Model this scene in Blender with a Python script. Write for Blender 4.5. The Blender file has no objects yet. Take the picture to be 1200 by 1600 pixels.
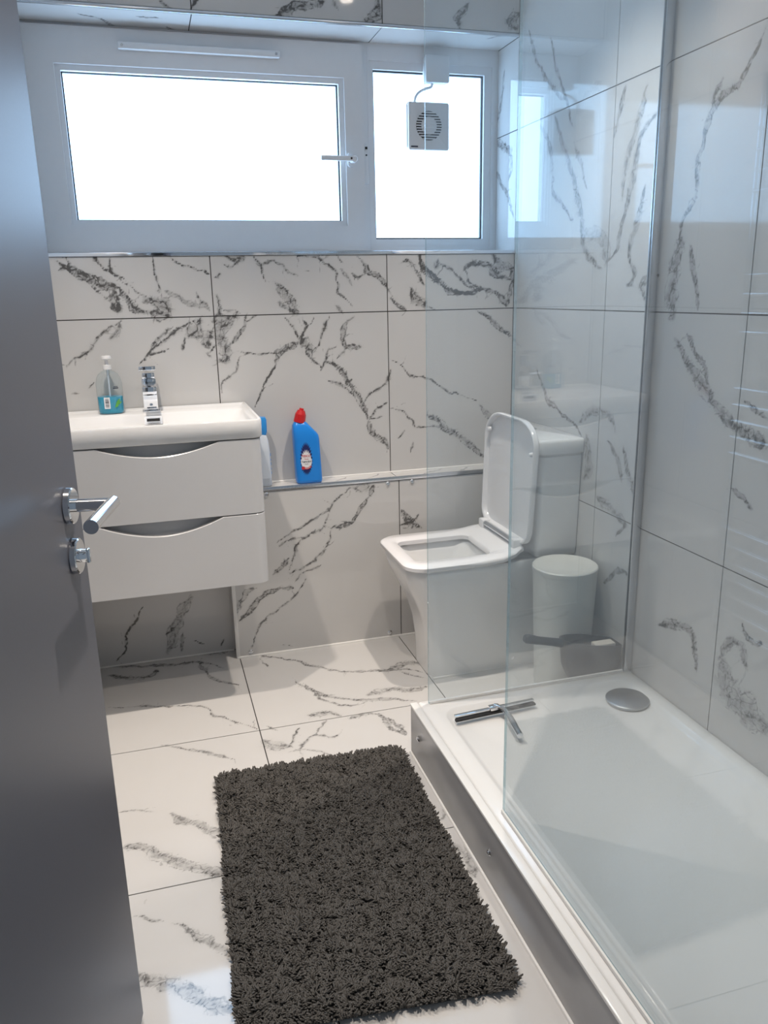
import bpy, bmesh, math, random
import numpy as np
from mathutils import Vector, Matrix, Euler

scene = bpy.context.scene
random.seed(7)
rng = np.random.default_rng(7)

# ------------------------------------------------------------------ camera
def make_camera():
    f_px, pitch, yaw, roll = 1249.76, 0.268, 0.2787, -0.0209
    cy, sy, cp, sp = math.cos(yaw), math.sin(yaw), math.cos(pitch), math.sin(pitch)
    fw = Vector((sy * cp, cy * cp, -sp)); rt = Vector((cy, -sy, 0)); up = rt.cross(fw)
    cr, sr = math.cos(roll), math.sin(roll)
    r2 = cr * rt + sr * up; u2 = -sr * rt + cr * up
    cam = bpy.data.cameras.new('camera')
    cam.sensor_fit = 'VERTICAL'; cam.sensor_height = 24.0
    cam.lens = f_px / 1600 * 24.0; cam.clip_start = 0.01
    o = bpy.data.objects.new('camera', cam)
    scene.collection.objects.link(o)
    m = Matrix(((r2.x, u2.x, -fw.x, 0), (r2.y, u2.y, -fw.y, -2.7748), (r2.z, u2.z, -fw.z, 1.265), (0, 0, 0, 1)))
    o.matrix_world = m
    scene.camera = o
make_camera()

# ------------------------------------------------------------------ light and exposure
world = bpy.data.worlds.new('world'); scene.world = world
world.use_nodes = True
bg = world.node_tree.nodes['Background']
bg.inputs[0].default_value = (0.66, 0.82, 1.0, 1)
bg.inputs[1].default_value = 0.20          # the landing behind the camera
WINDOW_GLOW = 4.8                          # daylight on the frosted panes
WINDOW_TINT = (0.44, 0.69, 1.0)
SPOT_WATTS = 66.0
SPOT_TINT = (1.0, 0.88, 0.76)
vs = scene.view_settings
vs.view_transform = 'Standard'; vs.look = 'None'; vs.gamma = 1.0
vs.use_curve_mapping = False; vs.exposure = 0.40

# ------------------------------------------------------------------ main dimensions (metres)
XL, XR = -0.31, 1.304          # left and right tile faces
YB, YF = 0.0, -2.32            # back wall tile face, front wall
ZC = 2.40                      # ceiling
SILL, HEAD, REVEAL = 1.402, 2.088, 0.19
BOX_Y, BOX_Z, BOX_X = -0.076, 0.622, 0.210

# ------------------------------------------------------------------ helpers
def link(o):
    scene.collection.objects.link(o); return o

def tag(o, label=None, cat=None, group=None, kind=None):
    if label: o['label'] = label
    if cat: o['category'] = cat
    if group: o['group'] = group
    if kind: o['kind'] = kind
    return o

def empty(name, loc=(0, 0, 0), rot=(0, 0, 0)):
    o = bpy.data.objects.new(name, None); o.empty_display_size = 0.05
    o.location = loc; o.rotation_euler = rot
    return link(o)

def obj(name, bm, mat, parent=None, smooth=False, recalc=True, angle=40):
    if recalc: bmesh.ops.recalc_face_normals(bm, faces=bm.faces[:])
    me = bpy.data.meshes.new(name); bm.to_mesh(me); bm.free()
    for m in (mat if isinstance(mat, (list, tuple)) else [mat]): me.materials.append(m)
    if smooth:
        me.shade_smooth()
        try: me.set_sharp_from_angle(angle=math.radians(angle))
        except Exception: pass
    o = link(bpy.data.objects.new(name, me))
    if parent: o.parent = parent
    return o

def box(bm, x0, x1, y0, y1, z0, z1, bev=0.0, seg=2):
    r = bmesh.ops.create_cube(bm, size=1.0)
    vs_ = r['verts']
    for v in vs_:
        v.co = Vector(((x0 + x1) / 2 + v.co.x * (x1 - x0), (y0 + y1) / 2 + v.co.y * (y1 - y0), (z0 + z1) / 2 + v.co.z * (z1 - z0)))
    if bev > 0:
        es = list({e for v in vs_ for e in v.link_edges})
        bmesh.ops.bevel(bm, geom=es, offset=bev, segments=seg, profile=0.5, affect='EDGES')
    return vs_

def boxo(name, x0, x1, y0, y1, z0, z1, mat, parent=None, bev=0.0, seg=2):
    bm = bmesh.new(); box(bm, x0, x1, y0, y1, z0, z1, bev, seg)
    return obj(name, bm, mat, parent, smooth=bev > 0)

def cyl(bm, p0, p1, r0, r1=None, n=24, bev=0.0, cap=True):
    r1 = r0 if r1 is None else r1
    p0, p1 = Vector(p0), Vector(p1); d = (p1 - p0); L = d.length
    q = d.normalized().to_track_quat('Z', 'Y').to_matrix().to_4x4()
    prof = [(r0, 0), (r1, L)] if bev <= 0 else [(r0 - bev, 0), (r0, bev), (r1, L - bev), (r1 - bev, L)]
    rings = []
    for r, z in prof:
        rings.append([bm.verts.new(Matrix.Translation(p0) @ q @ Vector((r * math.cos(2 * math.pi * i / n), r * math.sin(2 * math.pi * i / n), z))) for i in range(n)])
    for a, b in zip(rings, rings[1:]):
        for i in range(n): bm.faces.new((a[i], a[(i + 1) % n], b[(i + 1) % n], b[i]))
    if cap:
        bm.faces.new(rings[0][::-1]); bm.faces.new(rings[-1])
    return rings

def loft(bm, rings, cap0=True, cap1=True):
    vr = [[bm.verts.new(p) for p in r] for r in rings]
    n = len(vr[0])
    for a, b in zip(vr, vr[1:]):
        for i in range(n): bm.faces.new((a[i], a[(i + 1) % n], b[(i + 1) % n], b[i]))
    if cap0: bm.faces.new(vr[0][::-1])
    if cap1: bm.faces.new(vr[-1])
    return vr

def rrect(x0, x1, y0, y1, z, r, seg=6):
    """rounded rectangle ring; r is one radius or four (x1y1, x0y1, x0y0, x1y0)"""
    rr = (r,) * 4 if not isinstance(r, (list, tuple)) else r
    out = []
    for k, (cx, cy, sx, sy) in enumerate(((x1, y1, -1, -1), (x0, y1, 1, -1), (x0, y0, 1, 1), (x1, y0, -1, 1))):
        rk = rr[k]
        for i in range(seg + 1):
            a = math.pi / 2 * (k + i / seg)
            out.append(Vector((cx + sx * rk + rk * math.cos(a), cy + sy * rk + rk * math.sin(a), z)))
    return out

def tube(bm, pts, r, n=12):
    pts = [Vector(p) for p in pts]; rings = []
    for i, p in enumerate(pts):
        d = (pts[min(i + 1, len(pts) - 1)] - pts[max(i - 1, 0)]).normalized()
        q = d.to_track_quat('Z', 'Y').to_matrix()
        rr = r[i] if isinstance(r, (list, tuple)) else r
        rings.append([p + q @ Vector((rr * math.cos(2 * math.pi * k / n), rr * math.sin(2 * math.pi * k / n), 0)) for k in range(n)])
    loft(bm, rings)

# ------------------------------------------------------------------ materials
MATS = {}
def pbsdf(name, color, rough=0.5, metal=0.0, spec=0.5, noise=0.0, nscale=40, bump=0.0, bscale=200, trans=0.0, coat=0.0, alpha=None):
    m = bpy.data.materials.new(name); m.use_nodes = True
    nt = m.node_tree; b = nt.nodes['Principled BSDF']
    b.inputs['Roughness'].default_value = rough
    b.inputs['Metallic'].default_value = metal
    b.inputs['Specular IOR Level'].default_value = spec
    b.inputs['Transmission Weight'].default_value = trans
    b.inputs['Coat Weight'].default_value = coat
    tc = nt.nodes.new('ShaderNodeTexCoord')
    n = nt.nodes.new('ShaderNodeTexNoise'); n.inputs['Scale'].default_value = nscale; n.inputs['Detail'].default_value = 4
    nt.links.new(tc.outputs['Object'], n.inputs['Vector'])
    mx = nt.nodes.new('ShaderNodeMix'); mx.data_type = 'RGBA'
    c = Vector(color)
    mx.inputs['A'].default_value = (*(c * (1 - noise)), 1); mx.inputs['B'].default_value = (*[min(1, k * (1 + noise)) for k in color], 1)
    nt.links.new(n.outputs['Fac'], mx.inputs['Factor'])
    nt.links.new(mx.outputs['Result'], b.inputs['Base Color'])
    if bump > 0:
        n2 = nt.nodes.new('ShaderNodeTexNoise'); n2.inputs['Scale'].default_value = bscale; n2.inputs['Detail'].default_value = 3
        nt.links.new(tc.outputs['Object'], n2.inputs['Vector'])
        bp = nt.nodes.new('ShaderNodeBump'); bp.inputs['Strength'].default_value = bump; bp.inputs['Distance'].default_value = 0.002
        nt.links.new(n2.outputs['Fac'], bp.inputs['Height']); nt.links.new(bp.outputs['Normal'], b.inputs['Normal'])
    MATS[name] = m
    return m

def math_node(nt, op, a, b=None, c=None, clamp=False):
    n = nt.nodes.new('ShaderNodeMath'); n.operation = op; n.use_clamp = clamp
    for i, v in enumerate((a, b, c)):
        if v is None: continue
        if isinstance(v, (int, float)): n.inputs[i].default_value = v
        else: nt.links.new(v, n.inputs[i])
    return n.outputs[0]

def smooth01(nt, v, a, b):
    n = nt.nodes.new('ShaderNodeMapRange'); n.interpolation_type = 'SMOOTHSTEP'
    nt.links.new(v, n.inputs['Value']); n.inputs['From Min'].default_value = a; n.inputs['From Max'].default_value = b
    return n.outputs['Result']

def marble_material():
    m = bpy.data.materials.new('marble_tile'); m.use_nodes = True
    nt = m.node_tree; b = nt.nodes['Principled BSDF']
    tc = nt.nodes.new('ShaderNodeTexCoord')
    at = nt.nodes.new('ShaderNodeAttribute'); at.attribute_name = 'vein'
    sp = nt.nodes.new('ShaderNodeSeparateColor'); nt.links.new(at.outputs['Color'], sp.inputs[0])
    def noise(scale, detail, rough=0.6, dist=0.0):
        n = nt.nodes.new('ShaderNodeTexNoise'); n.inputs['Scale'].default_value = scale; n.inputs['Detail'].default_value = detail
        n.inputs['Roughness'].default_value = rough; n.inputs['Distortion'].default_value = dist
        nt.links.new(tc.outputs['Object'], n.inputs['Vector']); return n.outputs['Fac']
    n1 = noise(24, 5, 0.65, 0.8); n2 = noise(110, 3); n3 = noise(50, 4, 0.6, 0.3); n4 = noise(3, 3)
    # crack lines: edges of warped cells
    nv = nt.nodes.new('ShaderNodeTexNoise'); nv.inputs['Scale'].default_value = 14; nv.inputs['Detail'].default_value = 5
    nt.links.new(tc.outputs['Object'], nv.inputs['Vector'])
    va = nt.nodes.new('ShaderNodeVectorMath'); va.operation = 'MULTIPLY_ADD'
    nt.links.new(nv.outputs['Color'], va.inputs[0]); va.inputs[1].default_value = (0.09, 0.09, 0.09); nt.links.new(tc.outputs['Object'], va.inputs[2])
    vo = nt.nodes.new('ShaderNodeTexVoronoi'); vo.feature = 'DISTANCE_TO_EDGE'; vo.inputs['Scale'].default_value = 30
    nt.links.new(va.outputs[0], vo.inputs['Vector'])
    ld = math_node(nt, 'MULTIPLY', sp.outputs[0], 4.0); bd = math_node(nt, 'MULTIPLY', sp.outputs[2], 4.0)
    j1 = math_node(nt, 'SUBTRACT', n1, 0.5); j2 = math_node(nt, 'SUBTRACT', n2, 0.5)
    bdn = math_node(nt, 'ADD', bd, math_node(nt, 'MULTIPLY', j1, 2.2))
    fill = math_node(nt, 'SUBTRACT', 1.0, smooth01(nt, bdn, 0.35, 1.25))
    fill = math_node(nt, 'MULTIPLY', fill, math_node(nt, 'ADD', 0.26, math_node(nt, 'MULTIPLY', smooth01(nt, n3, 0.36, 0.68), 0.40)))
    near = math_node(nt, 'SUBTRACT', 1.0, smooth01(nt, bdn, 0.8, 1.6))
    crack = math_node(nt, 'MULTIPLY', near, math_node(nt, 'SUBTRACT', 1.0, smooth01(nt, vo.outputs['Distance'], 0.0, 0.07)))
    crack = math_node(nt, 'MULTIPLY', crack, math_node(nt, 'MULTIPLY', smooth01(nt, n1, 0.32, 0.56), 0.55))
    ldn = math_node(nt, 'ADD', ld, math_node(nt, 'ADD', math_node(nt, 'MULTIPLY', j1, 1.6), math_node(nt, 'MULTIPLY', j2, 1.2)))
    line = math_node(nt, 'SUBTRACT', 1.0, smooth01(nt, ldn, 0.45, 1.25))
    line = math_node(nt, 'MULTIPLY', line, math_node(nt, 'ADD', 0.30, math_node(nt, 'MULTIPLY', smooth01(nt, n3, 0.34, 0.6), 0.60)))
    halo = math_node(nt, 'MULTIPLY', math_node(nt, 'SUBTRACT', 1.0, smooth01(nt, bd, 0.4, 3.2)), 0.06)
    soft = math_node(nt, 'MULTIPLY', math_node(nt, 'ADD', math_node(nt, 'ADD', fill, crack), halo), at.outputs['Alpha'])
    tone = math_node(nt, 'ADD', soft, math_node(nt, 'MULTIPLY', line, sp.outputs[1]))
    tone = math_node(nt, 'MINIMUM', tone, 0.95)
    base = nt.nodes.new('ShaderNodeMix'); base.data_type = 'RGBA'
    base.inputs['A'].default_value = (0.62, 0.61, 0.60, 1); base.inputs['B'].default_value = (0.58, 0.575, 0.57, 1)
    nt.links.new(n4, base.inputs['Factor'])
    mx = nt.nodes.new('ShaderNodeMix'); mx.data_type = 'RGBA'
    nt.links.new(tone, mx.inputs['Factor']); nt.links.new(base.outputs['Result'], mx.inputs['A'])
    mx.inputs['B'].default_value = (0.085, 0.083, 0.081, 1)
    nt.links.new(mx.outputs['Result'], b.inputs['Base Color'])
    b.inputs['Roughness'].default_value = 0.06
    b.inputs['Specular IOR Level'].default_value = 0.5
    return m

def glass_material(name, tint, film, film_scale):
    m = bpy.data.materials.new(name); m.use_nodes = True
    nt = m.node_tree; nt.nodes.clear()
    out = nt.nodes.new('ShaderNodeOutputMaterial')
    tr = nt.nodes.new('ShaderNodeBsdfTransparent'); tr.inputs[0].default_value = (*tint, 1)
    gl = nt.nodes.new('ShaderNodeBsdfGlossy'); gl.inputs['Roughness'].default_value = 0.0
    geo = nt.nodes.new('ShaderNodeNewGeometry')
    ior = math_node(nt, 'ADD', 1.5, math_node(nt, 'MULTIPLY', geo.outputs['Backfacing'], 1 / 1.5 - 1.5))
    fr = nt.nodes.new('ShaderNodeFresnel'); nt.links.new(ior, fr.inputs['IOR'])
    df = nt.nodes.new('ShaderNodeBsdfDiffuse'); df.inputs[0].default_value = (0.72, 0.84, 0.94, 1)
    tl = nt.nodes.new('ShaderNodeBsdfTranslucent'); tl.inputs[0].default_value = (0.72, 0.84, 0.94, 1)
    fm = nt.nodes.new('ShaderNodeMixShader'); fm.inputs[0].default_value = 0.5
    nt.links.new(df.outputs[0], fm.inputs[1]); nt.links.new(tl.outputs[0], fm.inputs[2])
    tc = nt.nodes.new('ShaderNodeTexCoord'); mp = nt.nodes.new('ShaderNodeMapping')
    mp.inputs['Scale'].default_value = film_scale
    nt.links.new(tc.outputs['Object'], mp.inputs['Vector'])
    nz = nt.nodes.new('ShaderNodeTexNoise'); nz.inputs['Scale'].default_value = 6; nz.inputs['Detail'].default_value = 5
    nt.links.new(mp.outputs[0], nz.inputs['Vector'])
    fac = math_node(nt, 'MULTIPLY', math_node(nt, 'ADD', 0.55, nz.outputs['Fac']), film)
    m1 = nt.nodes.new('ShaderNodeMixShader'); nt.links.new(fac, m1.inputs[0])
    nt.links.new(tr.outputs[0], m1.inputs[1]); nt.links.new(fm.outputs[0], m1.inputs[2])
    m2 = nt.nodes.new('ShaderNodeMixShader'); nt.links.new(fr.outputs[0], m2.inputs[0])
    nt.links.new(m1.outputs[0], m2.inputs[1]); nt.links.new(gl.outputs[0], m2.inputs[2])
    nt.links.new(m2.outputs[0], out.inputs['Surface'])
    return m

def emission_material(name, color, strength, textured=False):
    m = bpy.data.materials.new(name); m.use_nodes = True
    nt = m.node_tree; nt.nodes.clear()
    out = nt.nodes.new('ShaderNodeOutputMaterial'); em = nt.nodes.new('ShaderNodeEmission')
    em.inputs[0].default_value = (*color, 1); em.inputs[1].default_value = strength
    if textured:     # moulded vertical ripple of obscure glass
        tc = nt.nodes.new('ShaderNodeTexCoord'); mp = nt.nodes.new('ShaderNodeMapping')
        mp.inputs['Scale'].default_value = (9, 1, 1.2)
        nt.links.new(tc.outputs['Object'], mp.inputs['Vector'])
        nz = nt.nodes.new('ShaderNodeTexNoise'); nz.inputs['Scale'].default_value = 18; nz.inputs['Detail'].default_value = 3
        nt.links.new(mp.outputs[0], nz.inputs['Vector'])
        k = math_node(nt, 'MULTIPLY', math_node(nt, 'ADD', 0.82, math_node(nt, 'MULTIPLY', nz.outputs['Fac'], 0.36)), strength)
        nt.links.new(k, em.inputs[1])
    nt.links.new(em.outputs[0], out.inputs['Surface'])
    return m

M_TILE = marble_material()
M_GROUT = pbsdf('grout', (0.045, 0.042, 0.038), 0.9, noise=0.1)
M_PAINT = pbsdf('ceiling_paint', (0.66, 0.66, 0.65), 0.8, noise=0.02)
M_UPVC = pbsdf('white_upvc', (0.76, 0.76, 0.77), 0.30, noise=0.02)
M_WHITE = pbsdf('white_ceramic', (0.80, 0.80, 0.80), 0.07, noise=0.01, coat=0.3)
M_SEAT = pbsdf('white_seat_plastic', (0.80, 0.79, 0.80), 0.16, noise=0.01)
M_GLOSSWHITE = pbsdf('white_gloss_lacquer', (0.66, 0.66, 0.67), 0.16, noise=0.01)
M_RESIN = pbsdf('white_resin', (0.80, 0.80, 0.79), 0.14, noise=0.01)
M_CHROME = pbsdf('chrome', (0.82, 0.83, 0.85), 0.07, metal=1.0, noise=0.02)
M_ALU = pbsdf('polished_aluminium', (0.70, 0.72, 0.75), 0.22, metal=1.0, noise=0.05)
M_DOOR = pbsdf('dark_grey_door_paint', (0.115, 0.120, 0.145), 0.36, noise=0.06, nscale=300, bump=0.03, bscale=600)
M_DOOREDGE = pbsdf('door_edge', (0.09, 0.09, 0.10), 0.5, noise=0.05)
M_RUG = pbsdf('charcoal_wool', (0.088, 0.083, 0.078), 0.95, noise=0.35, nscale=160)
M_RUGBASE = pbsdf('rug_backing', (0.03, 0.029, 0.028), 1.0, noise=0.1)
M_PLINTH = pbsdf('grey_plinth_laminate', (0.36, 0.36, 0.37), 0.25, noise=0.03)
M_RUBBER = pbsdf('black_rubber', (0.015, 0.015, 0.016), 0.5, noise=0.1)
M_DARKPLASTIC = pbsdf('slate_plastic', (0.022, 0.027, 0.037), 0.4, noise=0.1)
M_BRISTLE = pbsdf('pale_bristle', (0.5, 0.47, 0.42), 0.8, noise=0.15)
M_BINPLASTIC = pbsdf('white_bin_plastic', (0.68, 0.67, 0.63), 0.3, noise=0.02)
M_FANWHITE = pbsdf('white_fan_plastic', (0.72, 0.72, 0.73), 0.35, noise=0.02)
M_BLACK = pbsdf('black_plastic', (0.01, 0.01, 0.011), 0.5, noise=0.1)
M_CAULK = pbsdf('white_sealant', (0.80, 0.79, 0.77), 0.45, noise=0.02)
M_BLUEBOTTLE = pbsdf('blue_bottle_plastic', (0.012, 0.235, 0.74), 0.28, noise=0.03)
M_RED = pbsdf('red_cap_plastic', (0.55, 0.012, 0.015), 0.35, noise=0.05)
M_NAVY = pbsdf('navy_print', (0.012, 0.02, 0.13), 0.4, noise=0.05)
M_PRINTWHITE = pbsdf('white_print', (0.78, 0.78, 0.80), 0.4, noise=0.02)
M_PRINTRED = pbsdf('red_print', (0.55, 0.03, 0.04), 0.4, noise=0.05)
M_PRINTBLACK = pbsdf('dark_print', (0.02, 0.025, 0.05), 0.4, noise=0.05)
M_GREEN = pbsdf('green_print', (0.10, 0.38, 0.06), 0.4, noise=0.1)
M_SOAP = pbsdf('turquoise_liquid', (0.005, 0.33, 0.52), 0.12, noise=0.03)
M_LIGHTBLUE = pbsdf('sky_blue_plastic', (0.03, 0.28, 0.72), 0.3, noise=0.03)
M_PALEPLASTIC = pbsdf('milky_plastic', (0.62, 0.68, 0.76), 0.25, noise=0.03)
M_GLASS = glass_material('shower_glass', (0.94, 0.968, 0.98), 0.046, (1, 1, 0.06))
M_GLASS2 = glass_material('shower_glass_soapy', (0.94, 0.968, 0.98), 0.066, (1, 1, 0.06))
M_GLASSEDGE = glass_material('glass_edge', (0.55, 0.70, 0.72), 0.22, (1, 1, 1))
M_BOTTLECLEAR = glass_material('clear_plastic', (0.93, 0.95, 0.95), 0.03, (1, 1, 1))
M_PANE = emission_material('frosted_pane', WINDOW_TINT, WINDOW_GLOW, True)
M_DRAIN = pbsdf('brushed_drain', (0.42, 0.44, 0.46), 0.38, metal=1.0, noise=0.05)
M_LAMP = emission_material('lamp_face', SPOT_TINT, 18.0)
VEINS={'back':[
(11,1,[(-0.245,1.384),(-0.215,1.36),(-0.171,1.333),(-0.126,1.313),(-0.084,1.298),(-0.065,1.29)]),
(11,0.8,[(-0.084,1.298),(-0.085,1.266),(-0.078,1.216)]),
(13,0.9,[(-0.066,1.285),(-0.045,1.25),(-0.018,1.22),(0.01,1.209)]),
(6,0.9,[(-0.063,1.312),(-0.03,1.302),(0.002,1.277),(0.034,1.249)]),
(20,0.8,[(0.009,1.249),(0.064,1.248),(0.071,1.212),(0.02,1.209)]),
(7,1,[(-0.136,1.393),(-0.124,1.369),(-0.103,1.349),(-0.075,1.339)]),
(6,0.9,[(-0.084,1.392),(-0.087,1.359),(-0.071,1.329),(-0.048,1.319)]),
(5,0.8,[(0.052,1.391),(0.052,1.338),(0.048,1.288),(0.061,1.268)]),
(5,1,[(0.099,1.391),(0.139,1.361),(0.184,1.348),(0.211,1.333)]),
(9,0.6,[(0.063,1.29),(0.111,1.269),(0.145,1.241),(0.195,1.235),(0.215,1.219)]),
(7,0.7,[(0.173,1.276),(0.186,1.25),(0.216,1.229)]),
(7,0.9,[(-0.211,1.391),(-0.205,1.365),(-0.244,1.351)]),
(6,0.6,[(-0.172,1.326),(-0.129,1.287),(-0.094,1.251),(-0.078,1.211)]),
(7,0.9,[(-0.07,1.196),(-0.097,1.172),(-0.149,1.143),(-0.187,1.105),(-0.22,1.076),(-0.249,1.049)]),
(10,0.5,[(-0.077,1.181),(-0.095,1.147),(-0.114,1.13)]),
(7,1,[(0.161,1.195),(0.123,1.17),(0.075,1.146),(0.031,1.112),(-0.002,1.077),(-0.039,1.058)]),
(6,0.8,[(0.088,1.171),(0.039,1.137),(0.009,1.092),(-0.002,1.077)]),
(20,0.7,[(0.177,1.194),(0.158,1.159),(0.131,1.144)]),
(5,0.9,[(0.116,1.14),(0.11,1.109),(0.114,1.093)]),
(5,0.8,[(0.066,1.1),(0.019,1.084),(-0.007,1.074)]),
(14,0.8,[(0.215,1.157),(0.181,1.122),(0.193,1.1)]),
(7,0.7,[(0.209,1.105),(0.193,1.074),(0.203,1.058)]),
(5,0.8,[(-0.167,0.999),(-0.196,0.985)]),
(4,0.7,[(-0.251,0.97),(-0.22,0.969)]),
(7,0.8,[(0.337,1.389),(0.298,1.36),(0.262,1.362)]),
(7,0.8,[(0.331,1.387),(0.305,1.38),(0.259,1.39)]),
(6,0.7,[(0.223,1.32),(0.255,1.332)]),
(7,0.9,[(0.224,1.275),(0.247,1.259),(0.254,1.223),(0.248,1.208)]),
(5,0.8,[(0.257,1.223),(0.314,1.203)]),
(7,0.8,[(0.358,1.392),(0.388,1.364),(0.397,1.338),(0.405,1.3)]),
(7,0.8,[(0.398,1.364),(0.436,1.373),(0.467,1.36),(0.483,1.342),(0.509,1.326)]),
(13,0.7,[(0.432,1.299),(0.463,1.27),(0.483,1.244),(0.498,1.206)]),
(8,0.7,[(0.445,1.244),(0.476,1.218),(0.5,1.204)]),
(7,0.8,[(0.507,1.391),(0.572,1.382),(0.609,1.361),(0.642,1.34),(0.655,1.303),(0.648,1.272),(0.673,1.255),(0.7,1.22)]),
(5,0.9,[(0.638,1.392),(0.671,1.366)]),
(8,0.6,[(0.638,1.235),(0.671,1.202)]),
(6,0.6,[(0.659,1.345),(0.686,1.319),(0.702,1.287)]),
(4,0.8,[(0.532,1.342),(0.553,1.335)]),
(9,0.9,[(0.717,1.389),(0.738,1.36),(0.755,1.328),(0.789,1.317),(0.811,1.29),(0.825,1.266)]),
(6,0.8,[(0.755,1.328),(0.72,1.313),(0.698,1.329)]),
(22,0.8,[(0.292,1.194),(0.248,1.166),(0.23,1.136),(0.243,1.104),(0.256,1.061),(0.229,1.052)]),
(9,0.9,[(0.329,1.195),(0.318,1.154),(0.295,1.118),(0.275,1.108)]),
(6,0.8,[(0.366,1.192),(0.338,1.174)]),
(16,0.7,[(0.223,1.193),(0.276,1.192)]),
(5,0.8,[(0.29,1.084),(0.321,1.072),(0.408,1.072),(0.436,1.075)]),
(11,0.9,[(0.495,1.1),(0.453,1.085),(0.424,1.068),(0.414,1.038)]),
(5,1,[(0.414,1.038),(0.384,0.991),(0.376,0.947),(0.354,0.91),(0.339,0.892)]),
(6,0.6,[(0.304,1.059),(0.279,1.007),(0.245,0.981),(0.236,0.938)]),
(7,0.9,[(0.464,1.194),(0.484,1.159),(0.496,1.116),(0.509,1.099)]),
(6,0.9,[(0.514,1.195),(0.523,1.169),(0.508,1.132),(0.499,1.116)]),
(5,0.8,[(0.563,1.191),(0.546,1.173),(0.524,1.171)]),
(18,0.8,[(0.499,1.116),(0.531,1.088),(0.552,1.065)]),
(7,0.9,[(0.552,1.065),(0.576,1.091),(0.591,1.123),(0.61,1.171),(0.619,1.19)]),
(6,0.9,[(0.53,1.071),(0.546,1.044),(0.572,1.009)]),
(6,0.8,[(0.572,0.998),(0.585,1.031),(0.601,1.069),(0.633,1.092)]),
(11,0.8,[(0.585,1.031),(0.619,1.024),(0.647,0.995),(0.685,0.942),(0.719,0.889),(0.741,0.831)]),
(7,0.8,[(0.594,0.97),(0.645,0.945),(0.691,0.92)]),
(5,0.7,[(0.687,0.976),(0.662,0.949)]),
(11,0.8,[(0.741,0.831),(0.758,0.789),(0.8,0.745),(0.817,0.714)]),
(7,0.8,[(0.722,0.884),(0.756,0.922),(0.81,0.945),(0.826,0.992)]),
(6,0.8,[(0.747,0.83),(0.784,0.863),(0.821,0.89)]),
(5,0.8,[(0.753,0.83),(0.802,0.83)]),
(8,0.7,[(0.705,1.188),(0.669,1.159),(0.654,1.116),(0.667,1.088),(0.731,1.088)]),
(6,0.7,[(0.667,1.077),(0.634,1.04)]),
(8,0.9,[(0.87,1.354),(0.891,1.368),(0.928,1.348),(0.943,1.31),(0.957,1.285)]),
(11,1,[(0.941,1.392),(0.954,1.353),(0.97,1.329),(1.024,1.294),(1.062,1.268),(1.134,1.257),(1.19,1.261)]),
(7,0.9,[(1.008,1.362),(1.046,1.342),(1.09,1.317),(1.123,1.287),(1.19,1.263)]),
(12,0.6,[(1.003,1.338),(1.008,1.362)]),
(9,0.9,[(1.19,1.263),(1.253,1.24),(1.282,1.198)]),
(6,0.9,[(1.117,1.337),(1.128,1.302),(1.162,1.276),(1.19,1.263)]),
(11,0.9,[(1.114,1.342),(1.133,1.358),(1.183,1.356),(1.223,1.325),(1.263,1.3),(1.292,1.284)]),
(15,0.8,[(1.216,1.39),(1.233,1.365),(1.251,1.34),(1.302,1.334)]),
(9,0.8,[(1.29,1.334),(1.292,1.279),(1.293,1.234),(1.288,1.203)]),
(9,0.8,[(0.834,1.248),(0.863,1.223),(0.889,1.208)]),
(18,0.8,[(0.906,1.271),(0.921,1.246),(0.959,1.211)]),
(7,0.8,[(0.967,1.211),(1.002,1.205)]),
(9,0.9,[(1.163,1.194),(1.203,1.164),(1.249,1.137),(1.299,1.1)]),
(5,0.9,[(0.83,1.025),(0.865,1.013),(0.902,0.976),(0.951,0.966),(0.985,0.946),(1.029,0.917),(1.069,0.907),(1.138,0.88),(1.161,0.862)]),
(9,0.8,[(1.173,0.851),(1.208,0.816),(1.238,0.787)]),
(6,0.8,[(0.835,0.86),(0.878,0.836),(0.911,0.808),(0.922,0.786),(0.967,0.78)]),
(12,0.8,[(0.962,0.826),(1.024,0.784),(1.081,0.759),(1.116,0.724),(1.157,0.682),(1.199,0.646)]),
(4,0.8,[(0.849,0.753),(0.877,0.778)]),
(4,0.8,[(0.899,0.69),(0.916,0.732)]),
(6,0.7,[(0.967,0.783),(1.024,0.771),(1.064,0.749)]),
(6,1,[(-0.093,0.216),(-0.136,0.153),(-0.166,0.095),(-0.179,0.055),(-0.211,0.017)]),
(18,0.6,[(0.072,0.236),(0.035,0.178),(-0.002,0.113),(-0.036,0.019)]),
(8,0.6,[(0.028,0.095),(0.016,0.025)]),
(5,1,[(-0.035,0.097),(-0.001,0.127)]),
(4,0.9,[(0.064,0.068),(0.108,0.044)]),
(5,0.8,[(0.174,0.052),(0.158,0.018)]),
(7,0.8,[(0.13,2.117),(0.164,2.092)]),
(7,0.8,[(0.252,2.126),(0.218,2.09)]),
(12,0.8,[(0.637,2.152),(0.557,2.129),(0.477,2.09)]),
(9,0.8,[(0.531,2.133),(0.51,2.103)]),
(15,0.8,[(0.771,2.091),(0.799,2.128),(0.814,2.164)]),
(12,0.9,[(1.113,2.184),(1.084,2.134),(1.091,2.104)]),
(14,0.9,[(1.307,2.16),(1.262,2.133),(1.294,2.104)]),
(7,0.8,[(0.664,2.154),(0.677,2.131)]),
],
'box':[
(7,0.8,[(0.651,0.602),(0.598,0.562),(0.558,0.514),(0.486,0.482),(0.428,0.449),(0.376,0.418)]),
(18,0.5,[(0.664,0.601),(0.722,0.596)]),
(8,0.9,[(0.715,0.558),(0.681,0.515),(0.647,0.472),(0.581,0.446)]),
(7,0.9,[(0.581,0.446),(0.56,0.402),(0.519,0.353),(0.446,0.308),(0.405,0.313)]),
(9,0.7,[(0.742,0.601),(0.715,0.558)]),
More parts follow.
